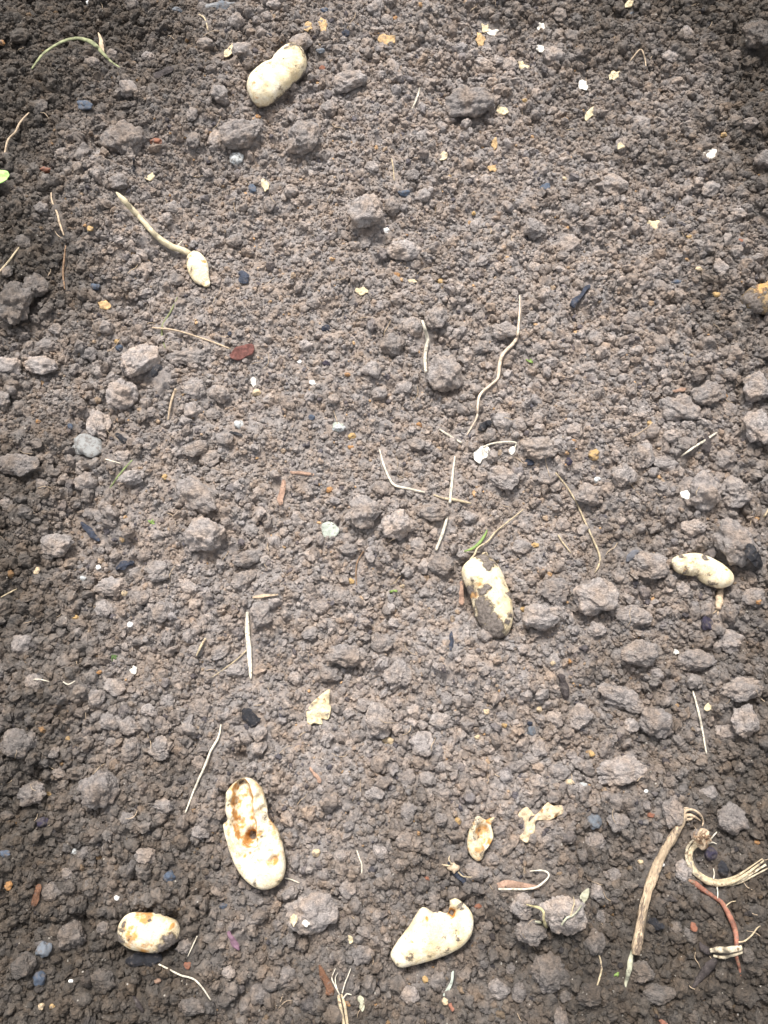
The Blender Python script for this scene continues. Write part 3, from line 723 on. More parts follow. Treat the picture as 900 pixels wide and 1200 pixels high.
# ------------------------------------------------------------------ stems, roots, straws
def tube_geo(pts, rad, lift=0.0, sides=8, seg=7, flat=1.0, knob=.12, seed=0, follow=.75, cap=True, zs=None, fib=0.0):
    """pts in photo pixels laid on the bed; rad in pixels"""
    c = catmull(pts, seg); n = len(c)
    r = np.interp(np.linspace(0, 1, n), np.linspace(0, 1, len(rad)), rad)
    cen = np.mean(pts, 0); mpp = MPP(*cen); r = r * mpp * (.9 if max(rad) < 2.6 else 1.0)
    q = np.array([P(a, b, 0.0) for a, b in c])
    zt = np.array([max(top_at(x, y), top_at(x + rr, y), top_at(x - rr, y)) for (x, y, _), rr in zip(q, r)])
    k = max(3, n // 5) | 1
    pad = np.pad(zt, k // 2, mode='edge'); zsm = np.convolve(pad, np.ones(k) / k, 'valid')
    z = np.maximum(zsm, zt * follow + zsm * (1 - follow)) + r * .75 * flat + lift
    if zs is not None: z = z + np.interp(np.linspace(0, 1, n), np.linspace(0, 1, len(zs)), zs)
    w3 = np.array([P(a, b, zz) for (a, b), zz in zip(c, z)])
    v = []
    for i in range(n):
        t = w3[min(i + 1, n - 1)] - w3[max(i - 1, 0)]; t /= np.linalg.norm(t) + 1e-9
        u = np.cross(t, (0, 0, 1)); u /= np.linalg.norm(u) + 1e-9
        b = np.cross(u, t)
        for s in range(sides):
            a = 2 * math.pi * s / sides
            rr = r[i] * (1 + knob * 2 * mn.noise(Vector((i * .45 + seed, s * .9, seed * 1.7))))
            if fib: rr *= 1 + fib * 2 * mn.noise(Vector((i * .05 + seed, math.cos(a) * 2.6 + 7, math.sin(a) * 2.6))) + fib * mn.noise(Vector((i * .3, math.cos(a) * 6, math.sin(a) * 6 + seed)))
            v.append(w3[i] + rr * (math.cos(a) * u + math.sin(a) * b * flat))
    f = []
    for i in range(n - 1):
        for s in range(sides):
            f.append((i * sides + s, i * sides + (s + 1) % sides, (i + 1) * sides + (s + 1) % sides, (i + 1) * sides + s))
    f.append(tuple(range(sides))[::-1]); f.append(tuple((n - 1) * sides + s for s in range(sides)))
    for p, rr in zip(w3, r): occ_disc(p[0], p[1], rr + .0012)
    return np.array(v), f, w3
def stem(name, label, cat, pts, rad, mat, group=None, smooth=True, **kw):
    v, f, w3 = tube_geo(pts, rad, **kw)
    return tag(thing_mesh(name, v, f, mat, None, smooth), label, cat, group)
def join(geos):
    V, F, o = [], [], 0
    for v, f in geos:
        V.append(v); F += [tuple(i + o for i in q) for q in f]; o += len(v)
    return np.vstack(V), F

STRAW = simple_mat((0.46, 0.37, 0.24), 'dry_straw', 200, .4, .75, .5, spots=.25, spotcol=(.2, .14, .09), dust=.25)
STRAW_W = simple_mat((0.60, 0.54, 0.43), 'bleached_straw', 200, .35, .7, .5, spots=.18, spotcol=(.3, .23, .15), dust=.22)
ROOT = simple_mat((0.46, 0.35, 0.24), 'tan_root', 240, .35, .8, .5, spots=.2)
ROOT_D = simple_mat((0.24, 0.15, 0.09), 'brown_root', 240, .4, .8, .5, spots=.2)
STALK = simple_mat((0.47, 0.355, 0.235), 'weathered_stalk', 160, .5, .85, .9, spots=.42, spotcol=(0.13, 0.095, 0.07), dust=.3, streak=(15, .13))
FIBRE = simple_mat((0.58, 0.49, 0.35), 'fibrous_stem', 180, .5, .8, .8, spots=.34, spotcol=(0.16, 0.11, 0.07), dust=.25)
REDST = simple_mat((0.27, 0.115, 0.075), 'red_stem', 120, .5, .7, .6, spots=.35, spotcol=(.2, .14, .09), dust=.25)
SHOOT = simple_mat((0.52, 0.44, 0.29), 'tuber_shoot', 200, .3, .6, .4, spots=.2, spotcol=(.3, .23, .14))
GREEN = simple_mat((0.17, 0.25, 0.065), 'green_leaf', 200, .3, .5, .3)
PGREEN = simple_mat((0.37, 0.36, 0.26), 'withered_leaf', 200, .35, .7, .5, spots=.15, dust=.25)
OLIVE = simple_mat((0.22, 0.23, 0.12), 'withered_grass', 160, .5, .7, .4, spots=.15)
BARK = simple_mat((0.13, 0.062, 0.034), 'brown_bark', 150, .5, .75, .8, spots=.15, dust=.25)
BARKP = simple_mat((0.33, 0.21, 0.15), 'pinkish_wood', 150, .45, .75, .7, spots=.2)
CHAR = simple_mat((0.020, 0.020, 0.024), 'charcoal', 180, .5, .6, .9, dust=.3)
SLATE = simple_mat((0.038, 0.045, 0.066), 'slate', 200, .5, .6, .8, spots=.1, dust=.3)
DARKW = simple_mat((0.050, 0.040, 0.038), 'dark_wood', 150, .5, .7, .9, dust=.3)

# potatoes
tuber_thing('A', 'potato', 'pale yellow two-lobed potato with pinched waist, topmost in the bed')
t = empty_at('potato', (*P(571, 700)[:2], HB(*P(571, 700)[:2])))
tag(t, 'cream potato half caked in grey soil beside a reddish wood chip', 'potato')
v, f, at, zz = make_tuber('C'); part('tuber', v, f, M_tuber, t, at)
v, f, _ = tube_geo([(551, 656), (556, 650), (560, 642), (572, 634), (580, 624), (592, 614), (606, 603), (613, 597)], [1.6, 1.3, 1.2, 1.4, 1.2, 1.1, 1, .6], sides=6, lift=.002, zs=[.010, .006, .002, 0, 0, 0, 0, 0]); part('root', v, f, STRAW, t)
v, f, _ = tube_geo([(565, 653), (566, 649), (570, 648), (572, 652)], [1.2, 1.3, 1.3, 1.0], sides=6, zs=[.012, .013, .013, .012]); part('root', v, f, STRAW, t)
t = empty_at('potato', (*P(824, 668)[:2], HB(*P(824, 668)[:2])))
tag(t, 'smooth cream kidney-shaped potato with a brown stolon stub', 'potato')
v, f, at, zz = make_tuber('D'); part('tuber', v, f, M_tuber, t, at)
g = [tube_geo([(846, 684), (844, 693), (843, 704), (841, 714)], [3.4, 3.8, 4.2, 3.2], sides=9, seed=4, knob=.3)[:2], tube_geo([(841, 713), (838, 717), (835, 719)], [1.2, .8, .4], sides=5)[:2], tube_geo([(842, 713), (841.5, 717), (841, 721)], [1.2, 1, .5], sides=5)[:2]]
v, f = join(g); part('stolon_stub', v, f, ROOT, t)
tuber_thing('E', 'potato', 'large eaten-out potato with an orange-rimmed hollow showing its flesh')
tuber_thing('F', 'potato', 'small yellow potato with brown scabs and a dark slab below it')
tuber_thing('G', 'potato', 'cream potato with a bite missing and a curled shell end')
tuber_thing('H', 'potato', 'brown dirt-covered potato cut off by the right edge', sink=.5)
tuber_thing('I', 'potato_shell', 'curved cream potato shell fragment with orange ragged rim', 'potato piece', sink=.6, voxel=.0008)
t = empty_at('sprouted_tuber', (*P(232, 315)[:2], HB(*P(232, 315)[:2])))
tag(t, 'small pointed cream tuber with one long pale shoot', 'tuber')
v, f, at, zz = make_tuber('B', sink=.6, voxel=.0008); part('tuber', v, f, M_tuber, t, at)
v, f, _ = tube_geo([(136.3, 225.6), (143, 232.5), (158.9, 249.7), (170, 262), (182.2, 275.3), (197.8, 287), (213.3, 293.2), (223, 297.5)], [.8, 3.2, 3.3, 3.0, 3.2, 3.6, 3.8, 3.2], sides=10, seed=2, zs=[0, 0, 0, 0, 0, .001, .003, .004]); sh = part('shoot', v, f, SHOOT, t)
v, f, _ = tube_geo([(208, 288), (212, 284), (215, 281)], [.9, .8, .5], sides=5, lift=.003); part('rootlet', v, f, STRAW_W, t)

# ------------------------------------------------------------------ flakes, skins, scraps
def flake_geo(out, spine, thick=1.0, curl=3.0, lift=1.5, seed=0, bend=None, n=6):
    cen = np.mean(out, 0); mpp = MPP(*cen)
    p0 = P(*cen); tz = [top_at(p0[0] + a, p0[1] + b) for a in (-.003, 0, .003) for b in (-.003, 0, .003)]
    on_clod = top_at(p0[0], p0[1]) > float(HF(p0[0], p0[1])) + .003
    zb = (max(tz) + .002 if on_clod else float(np.mean(tz))) + lift * mpp
    v, f = pillow(out, spine, [thick] * len(spine), zb, n=n, rings=7, prof=3.0)
    c = P(cen[0], cen[1], zb)
    sp = np.hypot(v[:, 0] - c[0], v[:, 1] - c[1])
    ext = sp.max()
    wob = np.array([mn.noise(Vector((p[0] * 110 + seed * 3.3, p[1] * 110, seed))) + .5 * mn.noise(Vector((p[0] * 300 + seed, p[1] * 300, 2))) for p in v])
    v[:, 2] += wob * curl * mpp * 1.7 + curl * mpp * (sp / ext) ** 2 * (.6 + .6 * np.cos(2 * np.arctan2(v[:, 1] - c[1], v[:, 0] - c[0]) + seed))
    wi, wj = window(v[:, 0].min(), v[:, 0].max(), v[:, 1].min(), v[:, 1].max())
    OCC[wi, wj] |= inside(np.array([P(*q, zb)[:2] for q in out]), XX[wi, wj], YY[wi, wj])
    import bmesh
    me = bpy.data.meshes.new('t'); me.from_pydata(v.tolist(), [], f)
    bm = bmesh.new(); bm.from_mesh(me); bmesh.ops.remove_doubles(bm, verts=bm.verts, dist=.00004); bm.to_mesh(me); bm.free()
    v = np.array([q.co[:] for q in me.vertices]); f = [tuple(p.vertices) for p in me.polygons if len(set(p.vertices)) > 2]
    bpy.data.meshes.remove(me)
    return v, f
def flake(name, label, cat, out, spine, mat, group=None, **kw):
    v, f = flake_geo(out, spine, **kw)
    return tag(thing_mesh(name, v, f, mat), label, cat, group)
def ragged(cx, cy, rx, ry, ang, seed, n=12, jag=.25):
    r_ = random.Random(seed); a0 = R(ang); o = []
    for i in range(n):
        a = 2 * math.pi * i / n; k = 1 + r_.uniform(-jag, jag)
        x, y = math.cos(a) * rx * k, math.sin(a) * ry * k
        o.append((cx + x * math.cos(a0) + y * math.sin(a0), cy - x * math.sin(a0) + y * math.cos(a0)))
    L = max(rx - ry, rx * .15) * .6
    sp = [(cx - L * math.cos(a0), cy + L * math.sin(a0)), (cx + L * math.cos(a0), cy - L * math.sin(a0))]
    return o, sp
CREAM = simple_mat((0.60, 0.49, 0.31), 'cream_flake', 150, .35, .7, .6, spots=.22, spotcol=(.36, .2, .08), dust=.3)
WHITE = simple_mat((0.66, 0.62, 0.54), 'white_flake', 150, .25, .7, .5, spots=.08, dust=.3)
TANF = simple_mat((0.44, 0.29, 0.14), 'tan_husk', 150, .45, .7, .6, spots=.22, spotcol=(.24, .1, .03), dust=.3)
SKIN = simple_mat((0.58, 0.45, 0.29), 'torn_potato_skin', 90, .45, .65, .6, spots=.3, spotcol=(.30, .17, .07), dust=.2)
GREY_F = simple_mat((0.36, 0.39, 0.33), 'greenish_flake', 150, .3, .75, .6, spots=.15, dust=.3)
CRIM = simple_mat((0.16, 0.062, 0.05), 'crimson_leaf', 220, .5, .6, .9, spots=.15)

flake('potato_skin', 'forked piece of torn tan potato skin right of the orange-rimmed shell', 'potato skin',
      [(607.1,955.6),(611,949),(616,945.8),(621,948),(626.7,954.8),(633,950),(640.9,940.4),(648,944),(655,943.5),(661.7,945.8),(660.4,952.9),(652,957),(644.4,960.9),(633.8,961.2),(627.6,962.7),(626.7,975.1),(622,981),(617.8,987.6),(612,985),(607.1,981.3),(613.3,975.1),(614.2,964.4)],
      [(617,981), (619,968), (621,957), (633,955), (655,949)], SKIN, thick=1.3, curl=3.5, lift=2.5, seed=3)
flake('potato_flake', 'ragged cream potato flake lying alone on fine soil', 'potato piece',
      [(358.7,835.1),(363.3,826),(370,820),(377.3,813.3),(386.7,807.9),(385.9,822.7),(388.2,830.4),(385.1,842.9),(378,843),(377.3,849.1),(369,848),(361.8,849.9)], [(370, 839), (376, 825)], CREAM, thick=2.2, curl=3.2, lift=2.5, seed=8)
flake('pale_flake', 'pale greenish flat flake left of a large rounded clod', 'flake', [(377, 616), (385, 611), (392, 614), (398, 622), (392, 630), (380, 630)], [(385, 621), (390, 622)], GREY_F, thick=2.0, curl=1.2, lift=2)
flake('leaf_scrap', 'crimson ribbed scrap of leaf at the end of a thin root', 'leaf', [(269, 415), (275, 409), (284, 405), (296, 403), (298, 411), (292, 418), (280, 422), (271, 421)], [(276, 415), (290, 411)], CRIM, thick=1.6, curl=2.5, lift=2, seed=2)
t = empty_at('torn_petal', P(575, 527)); t.location.z = HB(*P(575, 527)[:2]); tag(t, 'white torn petal with a thin bent stalk beside the straws', 'petal')
v, f = flake_geo([(555, 531), (560, 526), (564, 523), (570, 523), (574, 529), (571, 536), (566, 538), (562, 544), (556, 540)], [(562, 533), (567, 530)], 1.2, 2.2, 2.5, 5); part('petal', v, f, WHITE, t)
v, f, _ = tube_geo([(566, 524), (576, 520), (590, 518), (601, 518), (605, 520), (602, 527)], [1.2, 1.3, 1.3, 1.3, 1.2, 1.1], sides=6, lift=.002); part('stalk', v, f, STRAW_W, t)
v, f = flake_geo([(597, 526), (602, 523), (604, 528), (600, 533), (597, 531)], [(600, 527), (600, 530)], .9, 1.2, 2.5, 1); part('petal_tip', v, f, WHITE, t)
# scattered small flakes: px, py, rx, ry, turn, material, look
FL = [(568, 32, 5, 8, 20, CREAM, 'small upright cream flake'), (578, 37, 8, 6, 20, WHITE, 'small white flake'), (563, 47, 6, 10, 5, TANF, 'orange-tan flake'),
 (453, 47, 11, 8, 0, TANF, 'crumpled orange-tan flake'), (378, 30, 6, 9, 15, TANF, 'pointed tan husk'), (361, 32, 6, 6, 0, TANF, 'small brown husk'),
 (268, 60, 9, 5, 45, CREAM, 'knobbly cream husk'), (614, 78, 8, 5, -30, CREAM, 'cream flake'), (633, 58, 7, 4, 0, WHITE, 'white flake'), (634, 32, 5, 3.5, 0, WHITE, 'small white grain-like flake'),
 (684, 101, 6, 8, 20, WHITE, 'white flake'), (691, 134, 10, 5, 50, CREAM, 'long cream flake'), (719, 89, 8, 5, 30, CREAM, 'cream flake with orange edge'), (829, 182, 13, 7, 15, WHITE, 'curled white flake'),
 (766, 264, 11, 6, 5, CREAM, 'folded cream flake'), (589, 130, 9, 6, -15, CREAM, 'crumpled cream flake'), (520, 183, 7, 5, 50, CREAM, 'oval cream flake'), (577, 197, 6, 5, 0, TANF, 'small tan husk'), (579, 168, 4, 7, 0, TANF, 'narrow tan husk'),
 (424, 342, 8, 5, -15, CREAM, 'smooth cream flake'), (311, 217, 5, 9, 15, CREAM, 'narrow cream flake'), (738, 4, 9, 4, 25, CREAM, 'cream flake at the top edge'), (803, 580, 7, 5, -20, WHITE, 'white shell-like flake on a clod'),
 (829, 829, 6, 5, 30, CREAM, 'small square pale flake'), (176, 208, 6, 5, 0, CREAM, 'small cream flake'), (396, 500, 7, 6, 0, GREY_F, 'grey flat flake'), (483, 330, 6, 3, 5, CREAM, 'slim cream flake'),
 (344, 1078, 5, 8, 0, CREAM, 'cream flake lying on a grey clod'), (358, 1082, 6, 4, -15, WHITE, 'white flake lying on a grey clod'), (411, 1101, 4, 6, 10, CREAM, 'small oval cream seed'), (423, 1176, 5, 9, 10, PGREEN, 'pale green-grey flake'),
 (123, 358, 9, 6, -10, TANF, 'tan flake'), (157, 786, 5, 6, -20, WHITE, 'small white flake'), (792, 764, 4, 4, 0, WHITE, 'tiny white flake'), (727, 172, 5, 4, 0, CREAM, 'tiny pale flake'), (297, 448, 4, 6, 0, WHITE, 'small white flake')]
for i, (x, y, rx, ry, a, m_, look) in enumerate(FL):
    o_, s_ = ragged(x, y, rx * .86, ry * .86, a, 50 + i)
    flake('pale_flake', auto_label(look, x, y), 'flake', o_, s_, m_, 'pale flakes strewn over the soil', thick=1.1 if rx < 9 else 1.4, curl=1.6, lift=1.2, seed=i, n=4)

# straws, roots, twigs ------------------------------------------------------
t = empty_at('woody_stalk', P(765, 1040)); t.location.z = HB(*P(765, 1040)[:2]); tag(t, 'long weathered woody stalk with frayed root end, lower right', 'stalk')
v, f, _ = tube_geo([(802, 955), (797, 966), (788, 982), (778, 998), (768, 1018), (760, 1042), (754, 1066), (750, 1088), (747, 1104), (745, 1118)], [3.0, 4.4, 4.8, 4.5, 5.3, 4.8, 5.0, 4.4, 5.0, 4.2], sides=22, seed=3, knob=.05, lift=.002, fib=.22); st = part('stalk', v, f, STALK, t)
v, f, _ = tube_geo([(742, 1112), (739, 1124), (737, 1138), (734, 1150), (731, 1162)], [1.8, 3.0, 3.0, 2.0, .9], sides=8, seed=9, flat=.6); part('peeled_end', v, f, PGREEN, t)
g = [tube_geo(p, r, sides=6, lift=.003, seed=i)[:2] for i, (p, r) in enumerate([([(800, 958), (804, 950), (812, 949), (820, 954), (824, 962), (823, 968)], [1.8, 1.8, 1.5, 1.5, 1.2, .8]), ([(800, 960), (806, 955), (814, 957), (821, 962)], [2, 2.2, 1.6, .6]), ([(799, 962), (800, 954), (803, 947), (808, 948)], [1.6, 1.6, 1.4, .8]), ([(801, 960), (809, 960), (814, 956)], [2, 1.6, .6])])]
v, f = join(g); part('root_end', v, f, ROOT, t)
t = empty_at('root_bundle', P(840, 1025)); t.location.z = HB(*P(840, 1025)[:2]); tag(t, 'curled bundle of dried pale fibres with a brown matted crown', 'root')
fb = [(816, 987), (809, 995), (808, 1007), (814, 1020), (823, 1029), (835, 1035), (850, 1036), (866, 1032), (881, 1024), (898, 1014)]
for k in range(9):
    rk = random.Random(300 + k); o1, o2, o3 = rk.uniform(-7, 7), rk.uniform(-10, 10), rk.uniform(-13, 9)
    n0, n1_ = (0 if k < 6 else rk.choice([1, 2])), (10 if k < 5 else rk.choice([7, 8, 9]))
    pts_ = []
    for q in range(n0, n1_):
        u = q / 9; off = o1 * (1 - u) ** 2 + o2 * 2 * u * (1 - u) + o3 * u * u
        a_, b_ = fb[max(q - 1, 0)], fb[min(q + 1, 9)]; d_ = np.array([b_[0] - a_[0], b_[1] - a_[1]], float); d_ /= np.linalg.norm(d_)
        pts_.append((fb[q][0] - d_[1] * off * .7, fb[q][1] + d_[0] * off * .7))
    wdt = rk.uniform(1.5, 2.6)
    v, f, _ = tube_geo(pts_, [wdt * .7, wdt, wdt * 1.1, wdt, wdt * .9, wdt * .35], sides=8, lift=.001 + .0007 * (k % 4), seed=k * 2.3, flat=.7, knob=.2, fib=.2)
    part('fibre', v, f, FIBRE if k % 3 else STRAW, t)
o_, s_ = ragged(822, 984, 10, 10, 30, 3)
v, f = pillow(o_, s_, [8, 8], HB(*P(822, 984)[:2]) + .006, n=5, rings=8)
v = v + np.array([[mn.noise(Vector(p) * 160) * .003, mn.noise(Vector(p) * 160 + Vector((5, 5, 5))) * .003, mn.noise(Vector(p) * 200) * .003] for p in v]); part('crown', v, f, ROOT, t)
g = []
for k in range(26):
    rk = random.Random(500 + k); a_ = rk.uniform(0, 6.28); x_, y_ = 822 + rk.uniform(-6, 6), 983 + rk.uniform(-6, 6)
    g.append(tube_geo([(x_, y_), (x_ + math.cos(a_) * 4, y_ + math.sin(a_) * 4), (x_ + math.cos(a_ + .8) * 8, y_ + math.sin(a_ + .8) * 8)], [.6, .7, .3], sides=4, seg=3, lift=.006 + .003 * rk.random(), zs=[.004, .003, 0])[:2])
v, f = join(g); part('matted_root', v, f, ROOT_D, t)
g = [tube_geo(p, r, sides=5, lift=.004)[:2] for p, r in [([(829, 989), (834, 982), (840, 975)], [1, 1, .7]), ([(828, 990), (834, 987), (840, 989)], [1, .9, .5]), ([(836, 1030), (837, 1024), (836, 1018)], [1, .9, .5]), ([(840, 1038), (841, 1045), (841, 1053)], [1, .8, .5])]]
v, f = join(g); part('root_hair', v, f, STRAW_W, t)
t = empty_at('red_stem', P(848, 1070)); t.location.z = HB(*P(848, 1070)[:2]); tag(t, 'thin reddish stem running down below the curled root bundle', 'stem')
v, f, _ = tube_geo([(807, 1031), (815, 1036), (826, 1044), (836, 1051), (845, 1057), (852, 1068), (858, 1080), (862, 1092), (863, 1104), (863, 1120), (866, 1132), (868, 1144)], [1.6, 3.2, 2.8, 2.4, 2.6, 3, 3.4, 3, 2.4, 2, 1.8, .8], sides=8, seed=6); part('stem', v, f, REDST, t)
g = [tube_geo(p, r, sides=5, lift=.003)[:2] for p, r in [([(850, 1062), (857, 1057), (863, 1056)], [.8, .7, .4]), ([(863, 1104), (872, 1103), (881, 1096), (887, 1088), (891, 1085)], [1.1, 1, 1, .9, .5])]]
v, f = join(g); part('side_root', v, f, STRAW, t)
t = empty_at('split_stalk', P(850, 1113)); t.location.z = HB(*P(850, 1113)[:2]); tag(t, 'short split pale stalk piece crossing the foot of the red stem', 'stalk')
v, f, _ = tube_geo([(832, 1114), (842, 1113), (855, 1113), (869, 1111)], [2, 3.4, 3.6, 3], sides=8, flat=.6, lift=.003); part('stalk_half', v, f, FIBRE, t)
v, f, _ = tube_geo([(836, 1120), (848, 1122), (860, 1119), (870, 1116)], [1.4, 2, 2, 1.4], sides=7, flat=.6, lift=.002); part('stalk_half', v, f, FIBRE, t)
v, f, _ = tube_geo([(820, 1104), (823, 1110), (829, 1114), (836, 1114)], [1, 4, 5, 2.5], sides=7, flat=.6); part('rotten_end', v, f, DARKW, t)
stem('twig', 'dark pointed twig below the split pale stalk', 'twig', [(839, 1124), (832, 1132), (824, 1141), (817, 1150), (811, 1159)], [2.5, 6, 5, 3, .8], DARKW, flat=.55, seed=8)
stem('root', 'long kinked pale root right of a blocky clod', 'root', [(609, 346), (609, 362), (608, 378), (606, 394), (601, 403), (592, 412), (587, 420), (585, 432), (583, 444), (574, 452), (563, 462), (560, 474), (559, 488), (553, 500), (547, 510)], [.8, 1.2, 1.6, 2.0, 2.5, 2.2, 2.4, 2.4, 1.7, 1.6, 1.8, 1.4, 1.3, 1.0, .6], simple_mat((0.60, 0.48, 0.36), 'pale_root', 240, .3, .75, .5, spots=.15), seed=2, lift=.0015)
stem('rootlet', 'short white wavy rootlet between two blocky clods', 'root', [(495, 376), (498, 386), (501, 398), (499, 410), (498, 422), (499, 436)], [1.6, 2.2, 2.5, 2.4, 2.3, 1.6], STRAW_W, lift=.002)
SM = [  # name, look, points, radii, material
 ('straw', 'bent straw left of the crossed straws', [(445, 527), (449, 543), (456, 560), (463, 569), (480, 573), (498, 577)], [.9, 1.4, 1.6, 1.7, 1.6, 1], STRAW_W),
 ('straw', 'pale upright straw, the long one of the crossed straws', [(533, 535), (531, 552), (529, 570), (527, 590)], [1.2, 1.5, 2.0, 2.0], STRAW_W),
 ('straw', 'frayed straw lying across the foot of the upright straw', [(508, 580), (520, 584), (534, 586), (552, 590)], [1, 1.6, 2.0, .9], STRAW),
 ('straw', 'short straw above the crossed straws', [(515, 503), (527, 511), (541, 519)], [1.2, 1.6, 1.3], STRAW_W),
 ('straw', 'blunt white straw below the crossed straws', [(524, 606), (519, 624), (511, 645)], [1.6, 2.2, 1.9], STRAW_W),
 ('rootlet', 'thin bent white rootlet right of the soil-caked potato', [(651, 554), (664, 570), (676, 590), (685, 610), (694, 630), (703, 652), (701, 664), (697, 671)], [1, 1.2, 1.2, 1.3, 1.3, 1.5, 1.3, .8], STRAW),
 ('rootlet', 'faint short rootlet left of the thin bent rootlet', [(654, 627), (659, 635), (669, 648)], [1, 1.3, .6], STRAW),
 ('straw', 'short white straw leaning above the big right clods', [(840, 507), (828, 515), (815, 523), (798, 535)], [1.2, 1.7, 1.6, 1], STRAW_W),
 ('straw', 'broad pale upright straw left of centre', [(290, 717), (290, 740), (292, 765), (294, 796)], [1.6, 3.2, 3.2, 1.2], STRAW_W),
 ('straw', 'long thin crooked white straw above the hollowed potato', [(259, 849), (256, 864), (247, 880), (239, 900), (229, 922), (217, 953)], [1, 1.6, 1.5, 1.6, 1.4, .9], STRAW_W),
 ('straw', 'thin upright straw between the right-hand clods', [(812, 810), (817, 828), (822, 850), (828, 884)], [1, 1.5, 1.5, .9], STRAW_W),
 ('rootlet', 'wavy pale rootlet below the scabby potato', [(186, 1130), (200, 1137), (212, 1143), (226, 1147), (236, 1156), (247, 1172)], [1.2, 1.3, 1.3, 1.3, 1.2, .7], STRAW_W),
 ('rootlet', 'thin tan root leading to the crimson leaf scrap', [(178, 384), (205, 387), (235, 396), (255, 403), (270, 409)], [.9, 1.2, 1.2, 1.3, 1], ROOT),
 ('rootlet', 'brown root above the edge leaf', [(5, 185), (9, 165), (18, 155), (24, 143), (34, 132)], [1, 1.4, 1.4, 1.3, .8], ROOT),
 ('rootlet', 'brown root right of the edge leaf', [(60, 226), (61, 236), (67, 250), (70, 262), (75, 276)], [.9, 1.3, 1.4, 1.5, 1], ROOT),
 ('straw', 'pale straw crossing the left edge', [(-4, 322), (8, 309), (17, 297), (26, 285)], [1.2, 1.4, 1.3, .8], STRAW),
 ('rootlet', 'reddish brown twig right of the left-edge straw', [(77, 288), (75, 306), (74, 322), (76, 340)], [1, 1.5, 1.5, .8], ROOT_D),
 ('straw', 'short forked tan straw below the lumpy left clods', [(206, 456), (202, 466), (199, 478), (197, 492)], [2, 1.6, 1.4, 1], ROOT),
 ('rootlet', 'short white rootlet near the large upper clod', [(492, 103), (489, 114), (483, 128)], [1.2, 1.5, 1], STRAW_W),
 ('rootlet', 'hair-thin upright rootlet at upper centre', [(459, 186), (461, 198), (462, 212)], [.8, 1, .6], STRAW),
 ('straw', 'short pale splinter left of the broad pale straw', [(241, 748), (235, 758), (230, 769)], [1.4, 1.7, .9], STRAW),
 ('rootlet', 'thin root leaning against the foot of the broad straw', [(289, 762), (275, 775), (248, 794)], [1, .9, .6], STRAW),
 ('rootlet', 'fine tan twig left of the woody stalk foot', [(702, 1118), (705, 1134), (702, 1148), (697, 1163)], [1, 1.2, 1.2, .7], STRAW),
 ('rootlet', 'fine crooked root above the white curled flake', [(738, 72), (750, 58), (755, 66), (757, 78)], [.7, .9, 1, .7], ROOT),
 ('straw', 'pale straw sprig near the top edge, left of the two-lobed potato', [(233, 17), (240, 22), (244, 36)], [.8, 1.2, .9], STRAW),
 ('rootlet', 'short pale rootlet right of the hollowed potato', [(334, 1029), (342, 1031), (351, 1035)], [1, 1, .7], STRAW_W),
 ('rootlet', 'forked white rootlet above the grey stone-like clod', [(418, 996), (421, 1005), (424, 1014), (424, 1024)], [.7, 1, 1, .6], STRAW_W),
 ('rootlet', 'tiny curled root right of the scabby potato', [(231, 1097), (226, 1108), (220, 1121)], [.8, .9, .6], STRAW_W),
 ('rootlet', 'straw stub at the right edge beside the large clods', [(895, 606), (899, 600), (903, 592)], [1.4, 1.4, 1], STRAW),
 ('rootlet', 'thin dark rootlet at left of centre', [(426, 646), (419, 658), (417, 672), (418, 686)], [.8, 1, 1, .6], ROOT_D),
 ('straw', 'short broken straw right of the flat grey stone', [(120, 537), (130, 540), (141, 543)], [.8, 1, .6], STRAW_W),
 ('rootlet', 'hair-thin tan root left of the white straw', [(765, 495), (756, 503), (742, 512)], [.7, .8, .5], ROOT),
 ('straw', 'short dry straw crossing the left edge at mid-height', [(1, 700), (12, 694), (20, 690)], [.8, 1, .6], STRAW),
 ('rootlet', 'fine pale straight root near the left edge', [(37, 797), (46, 796), (58, 799)], [.8, .9, .6], STRAW_W),
 ('rootlet', 'curled pale root left of small left clods', [(74, 799), (80, 802), (88, 798)], [.9, 1, .7], STRAW_W)]
for i, (nm, look, p, r, m_) in enumerate(SM):
    lab = look if len(look.split()) >= 4 else auto_label(look, *p[0])
    stem(nm, lab, 'straw' if nm == 'straw' else 'root', p, r, m_, sides=7 if max(r) > 1.5 else 5, seed=i, lift=.0012, flat=.55 if max(r) > 2.8 else .9)
# grass blades and green bits
t = empty_at('grass_blade', P(80, 55)); t.location.z = HB(*P(80, 55)[:2]); tag(t, 'withered olive grass blade arching over soil at upper left', 'grass blade')
v, f, _ = tube_geo([(37, 81), (48, 66), (60, 56), (75, 48), (90, 45), (104, 48), (114, 55), (122, 64), (130, 72), (142, 80)], [1, 1.6, 1.8, 2, 2.2, 3, 2.6, 2, 1.4, .7], sides=7, flat=.45, lift=.003, zs=[0, .003, .006, .008, .008, .006, .004, .002, .001, 0]); part('blade', v, f, OLIVE, t)
v, f, _ = tube_geo([(121, 64), (119, 55), (118, 46), (115, 38)], [1.8, 3, 2.2, .6], sides=7, flat=.45, lift=.004); part('blade', v, f, ROOT, t)
stem('grass_blade', 'fresh green grass blade at the head of the soil-caked potato', 'grass blade', [(544, 646), (553, 643), (561, 637), (567, 629), (571, 621)], [.7, 1.8, 2, 1.7, .6], GREEN, flat=.4, lift=.003)
stem('straw', 'thin pale straw stub under the fresh green blade', 'straw', [(543, 646), (553, 647), (563, 647)], [.8, 1, .7], STRAW_W, lift=.001)
stem('grass_blade', 'faded thin green blade below the left clods', 'grass blade', [(155, 539), (146, 549), (137, 560), (128, 573)], [.7, 1.2, 1.2, .7], simple_mat((0.20, 0.24, 0.10), 'faded_blade', 200, .3), flat=.5)
